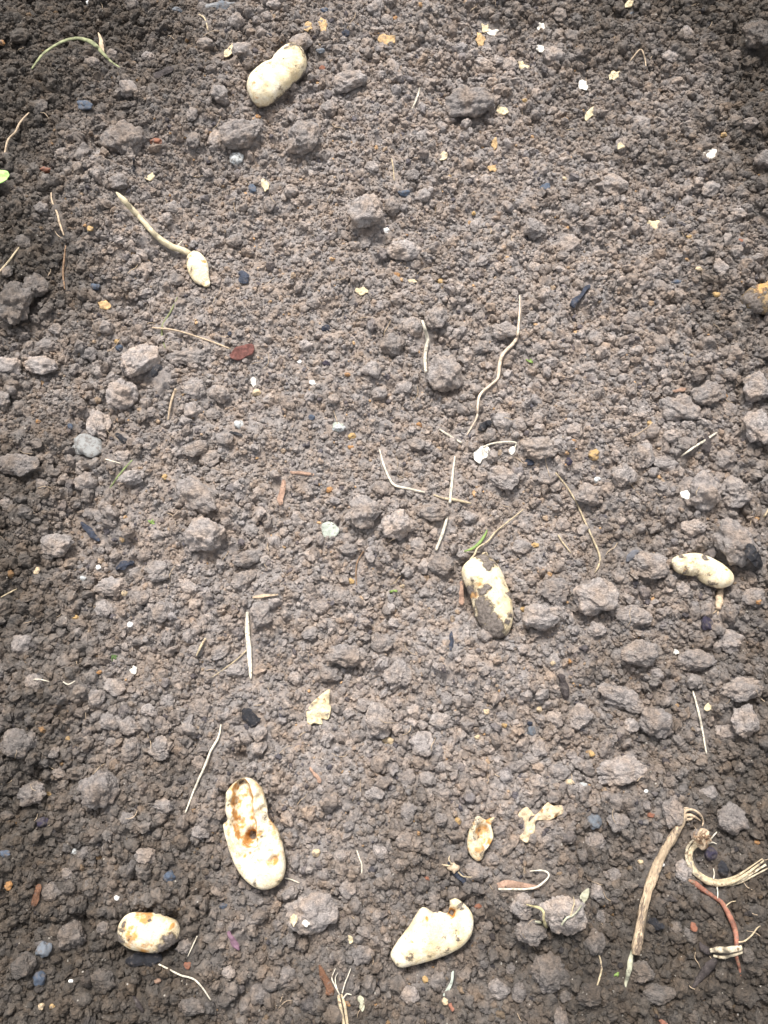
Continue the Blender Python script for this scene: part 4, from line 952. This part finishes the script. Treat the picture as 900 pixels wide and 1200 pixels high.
stem('grass_blade', 'thin olive blade above the crimson leaf scrap', 'grass blade', [(208, 348), (200, 365), (191, 380), (190, 395), (195, 412)], [.7, 1.1, 1.3, 1.1, .6], simple_mat((0.17, 0.18, 0.08), 'olive_blade', 200, .3), flat=.5)
flake('leaf', 'bright green leaf at the left edge of the bed', 'leaf', [(-8, 200), (2, 199), (9, 201), (11, 206), (7, 211), (0, 215), (-8, 213)], [(-4, 207), (5, 206)], simple_mat((0.30, 0.48, 0.14), 'light_green_leaf', 200, .2, .5, .2), thick=.8, curl=1.5, lift=4)
flake('leaf', 'pale upright leaf blade in the pit below the bitten potato', 'leaf', [(529, 1140), (532, 1138), (531, 1150), (527, 1160), (522, 1167), (519, 1166), (524, 1157), (528, 1149)], [(529, 1146), (525, 1158)], GREY_F, thick=.9, curl=1, lift=3)
for i, (x, y, r, lk) in enumerate([(461, 692, 5, 'tiny green sprout'), (620, 424, 5, 'small yellow-green moss tuft'), (177, 613, 5, 'green sprout'), (131, 768, 7, 'dark green moss patch'), (722, 1141, 4, 'bright green speck of leaf')]):
    g = []
    for k in range(5):
        a = random.uniform(0, 6.28); g.append(tube_geo([(x, y), (x + math.cos(a) * r * .5, y + math.sin(a) * r * .5), (x + math.cos(a) * r, y + math.sin(a) * r)], [.6, 1.5, .4], sides=5, seg=3, flat=.5, lift=.001)[:2])
    v, f = join(g); tag(thing_mesh('sprout', v, f, GREEN if i != 3 else simple_mat((0.06, 0.10, 0.03), 'moss', 300)), auto_label(lk, x, y), 'sprout', 'green sprouts')
# wilted seedling, curl-tailed stalk, straw tuft
t = empty_at('seedling', P(680, 1058)); t.location.z = HB(*P(680, 1058)[:2]); tag(t, 'wilted pale seedling with one leaf lying on a large clod', 'seedling')
v, f, _ = tube_geo([(658, 1084), (664, 1076), (671, 1073), (677, 1067), (682, 1060)], [1.2, 1.3, 1.2, 1.2, 1], sides=6, lift=.0035); part('stem', v, f, PGREEN, t)
v, f, _ = tube_geo([(669, 1073), (671, 1065), (673, 1058), (672, 1051)], [1, 1, .9, .5], sides=6, lift=.0035); part('stem', v, f, STRAW, t)
v, f = flake_geo([(678, 1060), (679, 1051), (684, 1044), (690, 1041), (690, 1050), (686, 1058), (682, 1062)], [(682, 1056), (686, 1048)], .9, 1.5, 3, 4); part('leaf', v, f, PGREEN, t)
t = empty_at('seedling', P(630, 1072)); t.location.z = HB(*P(630, 1072)[:2]); tag(t, 'hooked yellowish seedling stem left of the wilted seedling', 'seedling')
v, f, _ = tube_geo([(617, 1060), (624, 1062), (632, 1064), (637, 1069), (637, 1077), (640, 1086)], [.8, 1.2, 1.8, 1.6, 1.6, 2.2], sides=7, lift=.0035); part('stem', v, f, simple_mat((0.42, 0.36, 0.20), 'yellow_stem', 200), t)
v, f, _ = tube_geo([(638, 1084), (633, 1081), (627, 1080)], [1.6, 1.8, 1], sides=6, lift=.0035); part('stem', v, f, PGREEN, t)
t = empty_at('curl_tailed_stalk', P(612, 1036)); t.location.z = HB(*P(612, 1036)[:2]); tag(t, 'flat pinkish stalk with a thin white tail curling back', 'stalk')
v, f, _ = tube_geo([(583, 1039), (592, 1036), (604, 1037), (618, 1039), (632, 1040)], [3.5, 4.5, 4.2, 3.5, 2], sides=9, flat=.4, lift=.002); part('stalk', v, f, BARKP, t)
v, f, _ = tube_geo([(584, 1042), (600, 1042), (616, 1042), (628, 1040), (637, 1034), (643, 1027), (641, 1022), (633, 1020), (621, 1021)], [1.3, 1.3, 1.4, 1.4, 1.3, 1.2, 1.1, 1, .5], sides=6, lift=.004); part('tail', v, f, STRAW_W, t)
t = empty_at('straw_tuft', P(402, 1182)); t.location.z = HB(*P(402, 1182)[:2]); tag(t, 'tuft of split straw with fine hairs at the bottom edge', 'straw')
for k, (p, r) in enumerate([([(397, 1166), (399, 1180), (402, 1196), (404, 1208)], [1.6, 2.2, 2.4, 2]), ([(400, 1165), (404, 1178), (406, 1192), (408, 1206)], [1.4, 2, 2, 1.8]), ([(396, 1168), (398, 1180), (399, 1192)], [1.2, 1.4, .8])]):
    v, f, _ = tube_geo(p, r, sides=7, lift=.002, seed=k, flat=.7); part('straw', v, f, STRAW, t)
g = [tube_geo(p, [.9, .9, .8, .5], sides=5, lift=.003)[:2] for p in [[(398, 1166), (392, 1154), (389, 1146), (393, 1135)], [(397, 1164), (394, 1156), (393, 1146), (396, 1140)], [(401, 1164), (404, 1153), (408, 1143), (411, 1135)], [(402, 1170), (406, 1165), (409, 1165), (412, 1166)]]]
v, f = join(g); part('hair', v, f, STRAW_W, t)
t = empty_at('stalk_stub', P(535, 1018)); t.location.z = HB(*P(535, 1018)[:2]); tag(t, 'brown stub with frayed pale fibres left of the shell fragment clod', 'stalk')
o_, s_ = ragged(532, 1017, 7, 6, 0, 9); v, f = pillow(o_, s_, [5, 5], HB(*P(532, 1017)[:2]) + .006, n=4, rings=6); part('stub', v, f, ROOT, t)
g = [tube_geo(p, [1.2, 1, .5], sides=5, lift=.004)[:2] for p in [[(530, 1013), (526, 1008), (527, 1003)], [(528, 1015), (522, 1014), (518, 1013)], [(537, 1022), (543, 1027), (553, 1028)]]]
v, f = join(g); part('fibre', v, f, STRAW, t)

# bark, wood and charcoal splinters: ends, width, material, look
SP = [((541, 681), (541, 709), 5.2, BARKP, 'wood_chip', 'reddish flat wood chip touching the soil-caked potato', 'wood chip'),
 ((374, 1131), (389, 1166), 8, BARK, 'bark_shard', 'dark brown pointed bark shard near the bottom edge', 'bark'),
 ((691, 334), (669, 359), 7, SLATE, 'slate_sliver', 'dark blue slate sliver on fine soil, upper right', 'slate'),
 ((209, 77), (180, 89), 7, DARKW, 'wood_splinter', 'dark pointed wood splinter at upper left', 'wood chip'),
 ((157, 185), (157, 201), 4, CHAR, 'charcoal_stick', 'short black charcoal stick below a large upper left clod', 'charcoal'),
 ((332, 562), (328, 592), 5, BARKP, 'wood_chip', 'pinkish narrow wood chip left of centre', 'wood chip'),
 ((340, 553), (368, 556), 4, BARKP, 'wood_chip', 'short flat wood chip above the pinkish narrow chip', 'wood chip'),
 ((95, 612), (117, 634), 6, SLATE, 'slate_sliver', 'dark slate sliver among the left clods', 'slate'),
 ((136, 666), (156, 658), 7, SLATE, 'slate_sliver', 'dark flat slate chip below the left slate sliver', 'slate'),
 ((187, 428), (178, 440), 10, CHAR, 'charcoal_lump', 'black flaky charcoal lump right of a pale blocky clod', 'charcoal'),
 ((136, 508), (150, 518), 6, CHAR, 'charcoal_lump', 'black charcoal splinter right of the flat grey stone', 'charcoal'),
 ((269, 506), (284, 511), 4, CHAR, 'charcoal_stick', 'thin black charcoal sliver left of centre', 'charcoal'),
 ((148, 1126), (190, 1124), 11, CHAR, 'charcoal_slab', 'black charcoal slab under the scabby potato', 'charcoal'),
 ((760, 1078), (778, 1087), 8, CHAR, 'charcoal_lump', 'blue-black charcoal lump right of the long woody stalk', 'charcoal'),
 ((848, 1010), (848, 1026), 10, CHAR, 'charcoal_lump', 'black charcoal lump inside the bend of the root bundle', 'charcoal'),
 ((267, 1092), (280, 1113), 6, simple_mat((0.16, 0.09, 0.12), 'purple_bark', 150), 'bark_chip', 'purplish glossy bark chip right of the scabby potato', 'bark'),
 ((46, 1036), (39, 1062), 6, BARK, 'bark_chip', 'brown upright bark chip at lower left', 'bark'),
 ((152, 1160), (168, 1186), 5, DARKW, 'twig', 'dark short twig at the bottom left', 'twig'),
 ((363, 899), (376, 917), 4, BARKP, 'wood_chip', 'thin leaf-like wood chip right of the hollowed potato top', 'wood chip'),
 ((529, 740), (528, 762), 4, SLATE, 'slate_sliver', 'upright slate sliver left of the soil-caked potato foot', 'slate'),
 ((734, 658), (747, 645), 7, simple_mat((0.10, 0.10, 0.11), 'grey_chip', 150), 'stone_chip', 'grey flat stone chip left of the kidney-shaped potato', 'stone'),
 ((275, 3), (241, 7), 6, simple_mat((0.20, 0.20, 0.20), 'grey_wood', 150), 'twig', 'grey stubby twig at the top edge', 'twig'),
 ((296, 700), (326, 697), 3.5, ROOT, 'wood_chip', 'tan splinter at the head of the broad pale straw', 'wood chip'),
 ((786, 459), (804, 455), 3.5, BARKP, 'wood_chip', 'small pinkish wood chip on top of a large right clod', 'wood chip'),
 ((827, 508), (827, 530), 7, DARKW, 'wood_splinter', 'dark upright wood splinter behind the white straw', 'wood chip'),
 ((875, 640), (893, 662), 13, CHAR, 'charcoal_lump', 'black charcoal lump right of the kidney-shaped potato', 'charcoal'),
 ((657, 790), (665, 818), 9, DARKW, 'charcoal_lump', 'dark crumbly charcoal lump at right of centre', 'charcoal'),
 ((285, 832), (300, 850), 12, CHAR, 'charcoal_lump', 'black charcoal patch of lumps above the hollowed potato', 'charcoal'),
 ((561, 503), (574, 494), 9, CHAR, 'charcoal_lump', 'black charcoal lump above the white torn petal', 'charcoal'),
 ((525, 1010), (545, 1035), 7, SLATE, 'slate_sliver', 'blue-black slate piece below the stalk stub', 'slate'),
 ((282, 318), (290, 332), 8, SLATE, 'slate_sliver', 'blue-black slate chip right of the sprouted tuber', 'slate'),
 ((661, 1080), (663, 1074), 4, CHAR, 'charcoal_stick', 'small black sliver on the wilted seedling clod', 'charcoal'),
 ((270, 392), (268, 390), 5, SLATE, 'slate_sliver', 'small blue slate chip above the crimson leaf scrap', 'slate'),
 ((525, 1172), (531, 1185), 3, REDST, 'red_stem', 'short red stem end at the bottom of the bed', 'stem'),
 ((772, 1195), (782, 1203), 4, REDST, 'red_stem', 'short red stem cut by the bottom edge', 'stem')]
for i, (a, b, wd, m_, nm, lab, cat) in enumerate(SP):
    a = np.array(a, float); b = np.array(b, float); d = b - a; L = np.hypot(*d)
    n_ = np.array([-d[1], d[0]]) / max(L, 1e-6); r_ = random.Random(900 + i)
    pts = [tuple(a + d * t_ + n_ * r_.uniform(-.06, .06) * wd) for t_ in (0, .12, .35, .65, .88, 1.0)]
    sharp = nm in ('bark_shard', 'wood_splinter', 'twig')
    rad = [wd * .25, wd * .45, wd * .55, wd * .58, wd * .5, wd * .28] if not sharp else [wd * .1, wd * .3, wd * .5, wd * .58, wd * .5, wd * .3]
    stem(nm, lab, cat, pts, rad, m_, sides=6, seg=2, flat=.5, knob=.42, seed=i * 1.7, lift=(.003 if i == 0 else .0006), fib=.2, smooth=False)

# ------------------------------------------------------------------ stones and pebbles
PB = []
for s in range(8):
    v, f = clod_shape(3, 700 + s, .85, .42); PB.append((v, f))
_pm = {}
def pebble_mesh(k, mat):
    key = (k, mat.name)
    if key not in _pm: _pm[key] = mesh_from('pebble', PB[k][0], PB[k][1], mat)
    return _pm[key]
OCH = simple_mat((0.40, 0.26, 0.11), 'ochre_stone', 200, .35, .55, .4, dust=.5); ORA = simple_mat((0.33, 0.17, 0.065), 'orange_stone', 200, .35, .55, .4, dust=.5)
TAN = simple_mat((0.52, 0.40, 0.25), 'tan_stone', 200, .35, .6, .4, dust=.5); QTZ = simple_mat((0.72, 0.70, 0.66), 'quartz', 200, .15, .45, .3, dust=.25)
GRY = simple_mat((0.27, 0.27, 0.26), 'grey_stone', 160, .3, .7, .5, dust=.5); BLU = simple_mat((0.07, 0.09, 0.125), 'blue_stone', 160, .35, .5, .5, dust=.5)
BGR = simple_mat((0.14, 0.155, 0.175), 'blue_grey_stone', 160, .3, .6, .5, dust=.5); PUR = simple_mat((0.045, 0.038, 0.062), 'purple_black_stone', 160, .5, .45, .7, dust=.5)
RBR = simple_mat((0.24, 0.10, 0.06), 'red_brown_stone', 160, .4, .7, .5, dust=.5); PALE = simple_mat((0.42, 0.43, 0.42), 'pale_grey_stone', 160, .2, .6, .4, dust=.5)
ST = [(102, 524, 19, 15, -20, GRY, 'flat mid-grey stone'), (277, 186, 9, 10, 30, PALE, 'pale grey smooth pebble'), (100, 124, 9, 8, -10, BLU, 'blue squared slate chip'), (474, 227, 8, 6, 0, BLU, 'dark blue stone'), (112, 336, 6, 6, 0, BLU, 'round blue-black pebble'),
 (697, 962, 9, 13, 0, BGR, 'blue-grey slate pebble'), (51, 1113, 11, 11, 0, BGR, 'round blue-grey pebble'), (46, 1147, 9, 9, 0, BLU, 'round dark blue pebble'), (828, 731, 9, 9, 0, PUR, 'purple-black angular stone'), (696, 533, 8, 8, 0, OCH, 'ochre pebble'),
 (455, 868, 7, 7, 0, TAN, 'tan round pebble'), (412, 511, 6, 5, 0, OCH, 'ochre pebble'), (411, 524, 4, 3.5, 0, ORA, 'orange pebble'), (386, 574, 6, 5, 0, ORA, 'orange pebble'), (397, 502, 8, 8, 0, PALE, 'pale grey pebble'), (365, 489, 5, 4, 0, BLU, 'dark pebble'),
 (106, 268, 4, 4, 0, OCH, 'ochre pebble'), (463, 22, 4, 4, 0, ORA, 'orange pebble'), (719, 45, 4, 3, 0, OCH, 'tiny ochre grain'), (614, 118, 4, 4, 0, OCH, 'ochre grain'), (848, 158, 4, 4, 0, OCH, 'orange pebble'), (808, 278, 4, 4, 0, OCH, 'ochre pebble'),
 (407, 439, 5, 4, 0, ORA, 'orange pebble'), (465, 322, 5, 4, 0, ORA, 'orange grain'), (516, 330, 4, 3.5, 0, OCH, 'ochre grain'), (452, 271, 5, 5, 0, QTZ, 'white quartz pebble'), (366, 449, 4, 4, 0, QTZ, 'white pebble'), (351, 424, 3, 3, 0, QTZ, 'tiny white pebble'),
 (840, 345, 5, 4, 0, OCH, 'ochre pebble'), (819, 315, 4, 3.5, 0, TAN, 'tan pebble'), (792, 331, 6, 5, 0, BLU, 'dark blue stone'), (848, 464, 5, 4.5, 0, ORA, 'orange pebble'), (761, 496, 3.5, 3.5, 0, OCH, 'ochre grain'), (672, 517, 4, 3.5, 0, ORA, 'orange grain'),
 (627, 639, 5, 4, 0, OCH, 'ochre pebble'), (613, 714, 4, 4, 0, OCH, 'ochre pebble'), (665, 775, 6, 4, 0, ORA, 'orange-brown pebble'), (648, 777, 4, 4, 0, TAN, 'tan pebble'), (693, 883, 5, 4, -40, OCH, 'ochre seed-like pebble'), (632, 831, 4, 5, 0, TAN, 'tan pebble'),
 (622, 857, 7, 7, 0, BGR, 'blue-grey pebble'), (889, 705, 4, 4, 0, ORA, 'orange grain'), (411, 681, 5, 4, 0, OCH, 'ochre pebble'), (472, 687, 4, 3.5, 0, TAN, 'pale grain'), (570, 834, 4, 4, 0, TAN, 'tan pebble'), (560, 864, 4, 4, 0, TAN, 'tan grain'), (591, 850, 4, 4, 0, OCH, 'tan-orange grain'),
 (537, 962, 5, 6, 0, OCH, 'ochre oval pebble'), (498, 1148, 4, 5, 30, OCH, 'ochre pebble'), (522, 1173, 5, 5, 0, TAN, 'yellowish pebble'), (407, 1176, 5, 3, -20, ORA, 'orange flake-like pebble'), (371, 1000, 6, 6, 0, TAN, 'brownish pebble'), (500, 1030, 4, 4, 0, RBR, 'reddish pebble'), (560, 1062, 5, 4, 0, RBR, 'red-brown pebble'),
 (146, 669 + 26, 4, 4, 0, TAN, 'tan grain'), (88, 724, 5, 4, 20, OCH, 'ochre pebble'), (153, 686 + 46, 4, 4, 0, QTZ, 'white grain'), (43, 669, 4, 6, 0, TAN, 'tan pebble'), (143, 633, 4, 4, 0, OCH, 'orange grain'), (116, 788, 4, 3, 0, ORA, 'orange grain'), (79, 866, 4, 4, 0, OCH, 'ochre pebble'), (115, 665, 4, 4, 0, QTZ, 'white grain'),
 (97, 678, 4, 4, 0, PALE, 'pale pebble'), (137, 1052, 4, 4, 0, QTZ, 'small white quartz pebble'), (57, 931, 4, 4, 0, OCH, 'orange grain'), (10, 1038, 5, 7, 0, ORA, 'orange-brown stone'), (5, 1001, 7, 6, 0, BLU, 'dark blue stone'), (48, 1180, 6, 5, 30, TAN, 'cream-tan pebble'), (61, 1180, 4, 4, 0, OCH, 'tan-ochre grain'),
 (198, 1028, 8, 9, 0, BLU, 'blue-black stone'), (262, 1062, 5, 5, 0, BLU, 'blue-black pebble'), (48, 965, 10, 7, 30, PUR, 'blackish stone'), (220, 1131, 5, 5, 0, RBR, 'red-brown pebble'), (87, 998, 4, 4, 0, PALE, 'pale grain'), (83, 1150, 3, 3, 0, QTZ, 'tiny white grain'), (185, 1080 + 70, 5, 4, 0, BARKP, 'reddish chip'),
 (751, 1010, 4, 4, 0, TAN, 'tan pebble'), (667, 917, 6, 5, 0, TAN, 'tan pebble'), (683, 920, 6, 4, 0, PALE, 'pale pebble'), (763, 955, 5, 4, 0, RBR, 'brown pebble'), (813, 1086, 5, 7, 0, RBR, 'reddish oval stone'), (757, 927, 3, 3, 0, QTZ, 'tiny white grain'), (887, 987, 4, 4, 0, ORA, 'orange grain'),
 (832, 1000, 9, 10, 0, PUR, 'blackish stone'), (2, 50, 4, 4, 0, ORA, 'orange pebble at the left edge'), (104, 3, 4, 3, 0, QTZ, 'white pebble at the top edge'), (52, 200, 8, 7, 0, RBR, 'reddish stone'), (183, 167, 8, 7, 0, RBR, 'reddish-brown stone'), (296, 222, 6, 7, 20, BLU, 'blue-black pebble'),
 (639, 220, 8, 6, 40, BLU, 'blue flaky slate chip'), (662, 210, 4, 4, 0, TAN, 'pinkish grain'), (739, 18, 6, 5, 0, BGR, 'blue-grey pebble'), (868, 283, 6, 5, 0, RBR, 'brown pebble'), (140, 408, 6, 5, -20, BLU, 'blue slate chip'), (137, 400, 3, 3, 0, OCH, 'ochre grain'), (45, 494, 4, 3.5, 0, ORA, 'orange grain'), (82, 500, 4, 4, 0, BLU, 'blue-black grain'),
 (193, 559, 4, 4, 0, OCH, 'ochre grain'), (280, 498, 7, 6, 0, PALE, 'pale grey pebble'), (300, 448 + 12, 6, 6, 0, TAN, 'tan stone'), (382, 365 + 20, 6, 5, 0, SLATE, 'slate-blue chip'), (383, 426, 6, 5, 0, PUR, 'slate-grey chip'), (621, 778 + 70, 4, 4, 0, SLATE, 'slate grain'), (775, 1013, 4, 4, 0, QTZ, 'white grain'),
 (621, 542, 6, 5, 0, SLATE, 'slate-blue chip'), (666, 541, 6, 7, 0, PUR, 'purplish dark stone'), (491, 548 - 50, 4, 4, 0, ORA, 'orange grain'), (700, 575 - 12, 5, 6, 0, PALE, 'pale pebble'), (555, 250, 3, 3, 0, OCH, 'ochre grain'), (527, 207, 3, 3, 0, OCH, 'tiny ochre grain'), (476, 276, 4, 3, 0, ORA, 'orange grain'), (378, 80, 4, 4, 0, RBR, 'reddish grain'),
 (303, 137, 4, 4, 0, ORA, 'orange grain'), (380, 12, 5, 4, 0, BLU, 'blue pebble'), (405, 40, 6, 7, 0, SLATE, 'slate-blue chip'), (376, 60, 7, 4, -20, BGR, 'blue-grey chip'), (315, 42, 5, 5, 0, SLATE, 'slate-blue pebble'), (207, 12, 7, 5, 0, BGR, 'blue-grey stone'), (262, 9, 9, 8, 0, BGR, 'blue-grey stone')]
for i, (x, y, rx, ry, a, m_, look) in enumerate(ST):
    m = MPP(x, y); p0 = P(x, y); rz = min(rx, ry) * m * .75
    z = top_at(p0[0], p0[1]) + rz * .2; p = P(x, y, z)
    o = bpy.data.objects.new('pebble' if rx < 13 else 'stone', pebble_mesh(i % 8, m_))
    rx_, ry_ = rx * random.uniform(.85, 1.1), ry * random.uniform(.75, 1.0); o.scale = (rx_ * m, ry_ * m, rz); o.location = p; o.rotation_euler = (random.uniform(-.3, .3), random.uniform(-.3, .3), R(a) + (0 if a else random.choice([0, 3.14])))
    link(o); occ_disc(p[0], p[1], min(rx, ry) * m * .9)
    tag(o, auto_label(look if len(look.split()) > 2 else 'small ' + look if rx < 8 else look, x, y), 'stone' if rx >= 8 else 'pebble', 'stones and pebbles in the soil')

# ------------------------------------------------------------------ crumbs: tens of thousands, one object each
def crumb_object(name, label, n, rmin, rmax, power, seed, lift, ring=False, use_coarse=0.0, sub=3, mat=None):
    mat = mat or M_crumb
    r_ = np.random.default_rng(seed)
    if ring:
        x = r_.uniform(-1.5, 1.5, n); y = r_.uniform(-1.4, 1.7, n)
        k = (x < X0 + .05) | (x > X1 - .05) | (y < Y0 + .05) | (y > Y1 - .05); x, y = x[k], y[k]
    else:
        x = r_.uniform(X0 + .01, X1 - .01, n); y = r_.uniform(Y0 + .01, Y1 - .01, n)
        k = r_.random(n) < (1 - use_coarse) + use_coarse * sampleg(coarse, x, y); x, y = x[k], y[k]
        i = ((x - X0) / CELL).astype(int); j = ((y - Y0) / CELL).astype(int); k = ~OCC[i, j]; x, y = x[k], y[k]
    m = len(x)
    r = np.minimum(rmin * r_.random(m) ** (-1 / power), rmax)
    if ring:
        z = np.full(m, .012)
    else:
        # keep whole crumbs off the things: test a few points of the rim too
        ok = np.ones(m, bool)
        for a in np.arange(0, 6.28, 1.047):
            xi = np.clip(((x + np.cos(a) * r * .75 - X0) / CELL).astype(int), 0, NX - 1); yj = np.clip(((y + np.sin(a) * r * .75 - Y0) / CELL).astype(int), 0, NY - 1)
            ok &= ~OCC[xi, yj]
        x, y, r = x[ok], y[ok], r[ok]; m = len(x)
        z = sampleg(H, x, y) + r * lift
    me = bpy.data.meshes.new(name); me.vertices.add(m)
    me.vertices.foreach_set('co', np.stack([x, y, z], -1).astype(np.float32).ravel())
    s = r[:, None] * r_.uniform(.62, 1.28, (m, 3))
    a = me.attributes.new('scl', 'FLOAT_VECTOR', 'POINT'); a.data.foreach_set('vector', s.astype(np.float32).ravel())
    a = me.attributes.new('rot', 'FLOAT_VECTOR', 'POINT'); a.data.foreach_set('vector', r_.uniform(0, 6.28, (m, 3)).astype(np.float32).ravel())
    a = me.attributes.new('var', 'INT', 'POINT'); a.data.foreach_set('value', r_.integers(0, 10, m).astype(np.int32))
    me.materials.append(mat)
    o = link(bpy.data.objects.new(name, me)); o['kind'] = 'stuff'; o['label'] = label; o['category'] = 'soil'
    g = bpy.data.node_groups.new(name, 'GeometryNodeTree')
    g.interface.new_socket('Geometry', in_out='INPUT', socket_type='NodeSocketGeometry'); g.interface.new_socket('Geometry', in_out='OUTPUT', socket_type='NodeSocketGeometry')
    N = g.nodes.new; Lk = g.links.new
    gi = N('NodeGroupInput'); go = N('NodeGroupOutput'); jn = N('GeometryNodeJoinGeometry'); iop = N('GeometryNodeInstanceOnPoints')
    for k in range(10):
        ic = N('GeometryNodeMeshIcoSphere'); ic.inputs['Radius'].default_value = 1; ic.inputs['Subdivisions'].default_value = sub
        pos = N('GeometryNodeInputPosition')
        cur = ic.outputs['Mesh']
        for (scale, amp, det) in ((1.1, .95, 0), (2.5, .62, 2.0), (6.0, .2, 1.0)):
            ad = N('ShaderNodeVectorMath'); ad.operation = 'ADD'; Lk(pos.outputs[0], ad.inputs[0]); ad.inputs[1].default_value = (k * 13.1 + seed, k * 5.7, scale * 3)
            nz = N('ShaderNodeTexNoise'); nz.inputs['Scale'].default_value = scale; nz.inputs['Detail'].default_value = det; Lk(ad.outputs[0], nz.inputs['Vector'])
            su = N('ShaderNodeVectorMath'); su.operation = 'SUBTRACT'; Lk(nz.outputs['Color'], su.inputs[0]); su.inputs[1].default_value = (.5, .5, .5)
            ml = N('ShaderNodeVectorMath'); ml.operation = 'SCALE'; Lk(su.outputs[0], ml.inputs[0]); ml.inputs['Scale'].default_value = amp
            sp = N('GeometryNodeSetPosition'); Lk(cur, sp.inputs['Geometry']); Lk(ml.outputs[0], sp.inputs['Offset']); cur = sp.outputs[0]
        sm = N('GeometryNodeSetShadeSmooth'); Lk(cur, sm.inputs[0]); mt = N('GeometryNodeSetMaterial'); Lk(sm.outputs[0], mt.inputs[0]); mt.inputs['Material'].default_value = mat
        gt = N('GeometryNodeGeometryToInstance'); Lk(mt.outputs[0], gt.inputs[0]); Lk(gt.outputs[0], jn.inputs[0])
    def attr(nm, ty):
        q = N('GeometryNodeInputNamedAttribute'); q.data_type = ty; q.inputs['Name'].default_value = nm
        return [s_ for s_ in q.outputs if s_.enabled][0]
    Lk(gi.outputs[0], iop.inputs['Points']); Lk(jn.outputs[0], iop.inputs['Instance']); iop.inputs['Pick Instance'].default_value = True
    Lk(attr('var', 'INT'), iop.inputs['Instance Index']); Lk(attr('scl', 'FLOAT_VECTOR'), iop.inputs['Scale'])
    er = N('FunctionNodeEulerToRotation'); Lk(attr('rot', 'FLOAT_VECTOR'), er.inputs[0]); Lk(er.outputs[0], iop.inputs['Rotation'])
    Lk(iop.outputs[0], go.inputs[0])
    md = o.modifiers.new('scatter', 'NODES'); md.node_group = g
    return o
crumb_object('soil_crumbs', 'coarse loose crumbs of grey-brown soil all over the bed', 50000, .0024, .0056, 2.7, 5, .36, use_coarse=.97, sub=4)
crumb_object('soil_grains', 'fine loose grains of soil filling the bed between the clods', 230000, .0009, .0028, 2.4, 6, .26, use_coarse=.05, mat=M_grain)
crumb_object('field_crumbs', 'loose soil crumbs of the field around the bed', 45000, .004, .016, 2.4, 8, 0, ring=True)

# fine root hairs, too many and too thin to count
g = []
for k in range(220):
    x, y = random.uniform(-40, 940), random.uniform(-30, 1230); a = random.uniform(0, 6.28); L = random.uniform(8, 26)
    if blocked(x, y, 14): continue
    pts = [(x, y)]
    for q in range(3):
        a += random.uniform(-.7, .7); pts.append((pts[-1][0] + math.cos(a) * L / 3, pts[-1][1] + math.sin(a) * L / 3))
    rr = random.uniform(.3, .6)
    g.append(tube_geo(pts, [rr * .6, rr, rr, rr * .4], sides=4, seg=3, lift=.0018)[:2])
v, f = join(g)
o = thing_mesh('root_hairs', v, f, ROOT); o['kind'] = 'stuff'; o['label'] = 'hair-thin root fibres scattered through the soil'; o['category'] = 'root hairs'
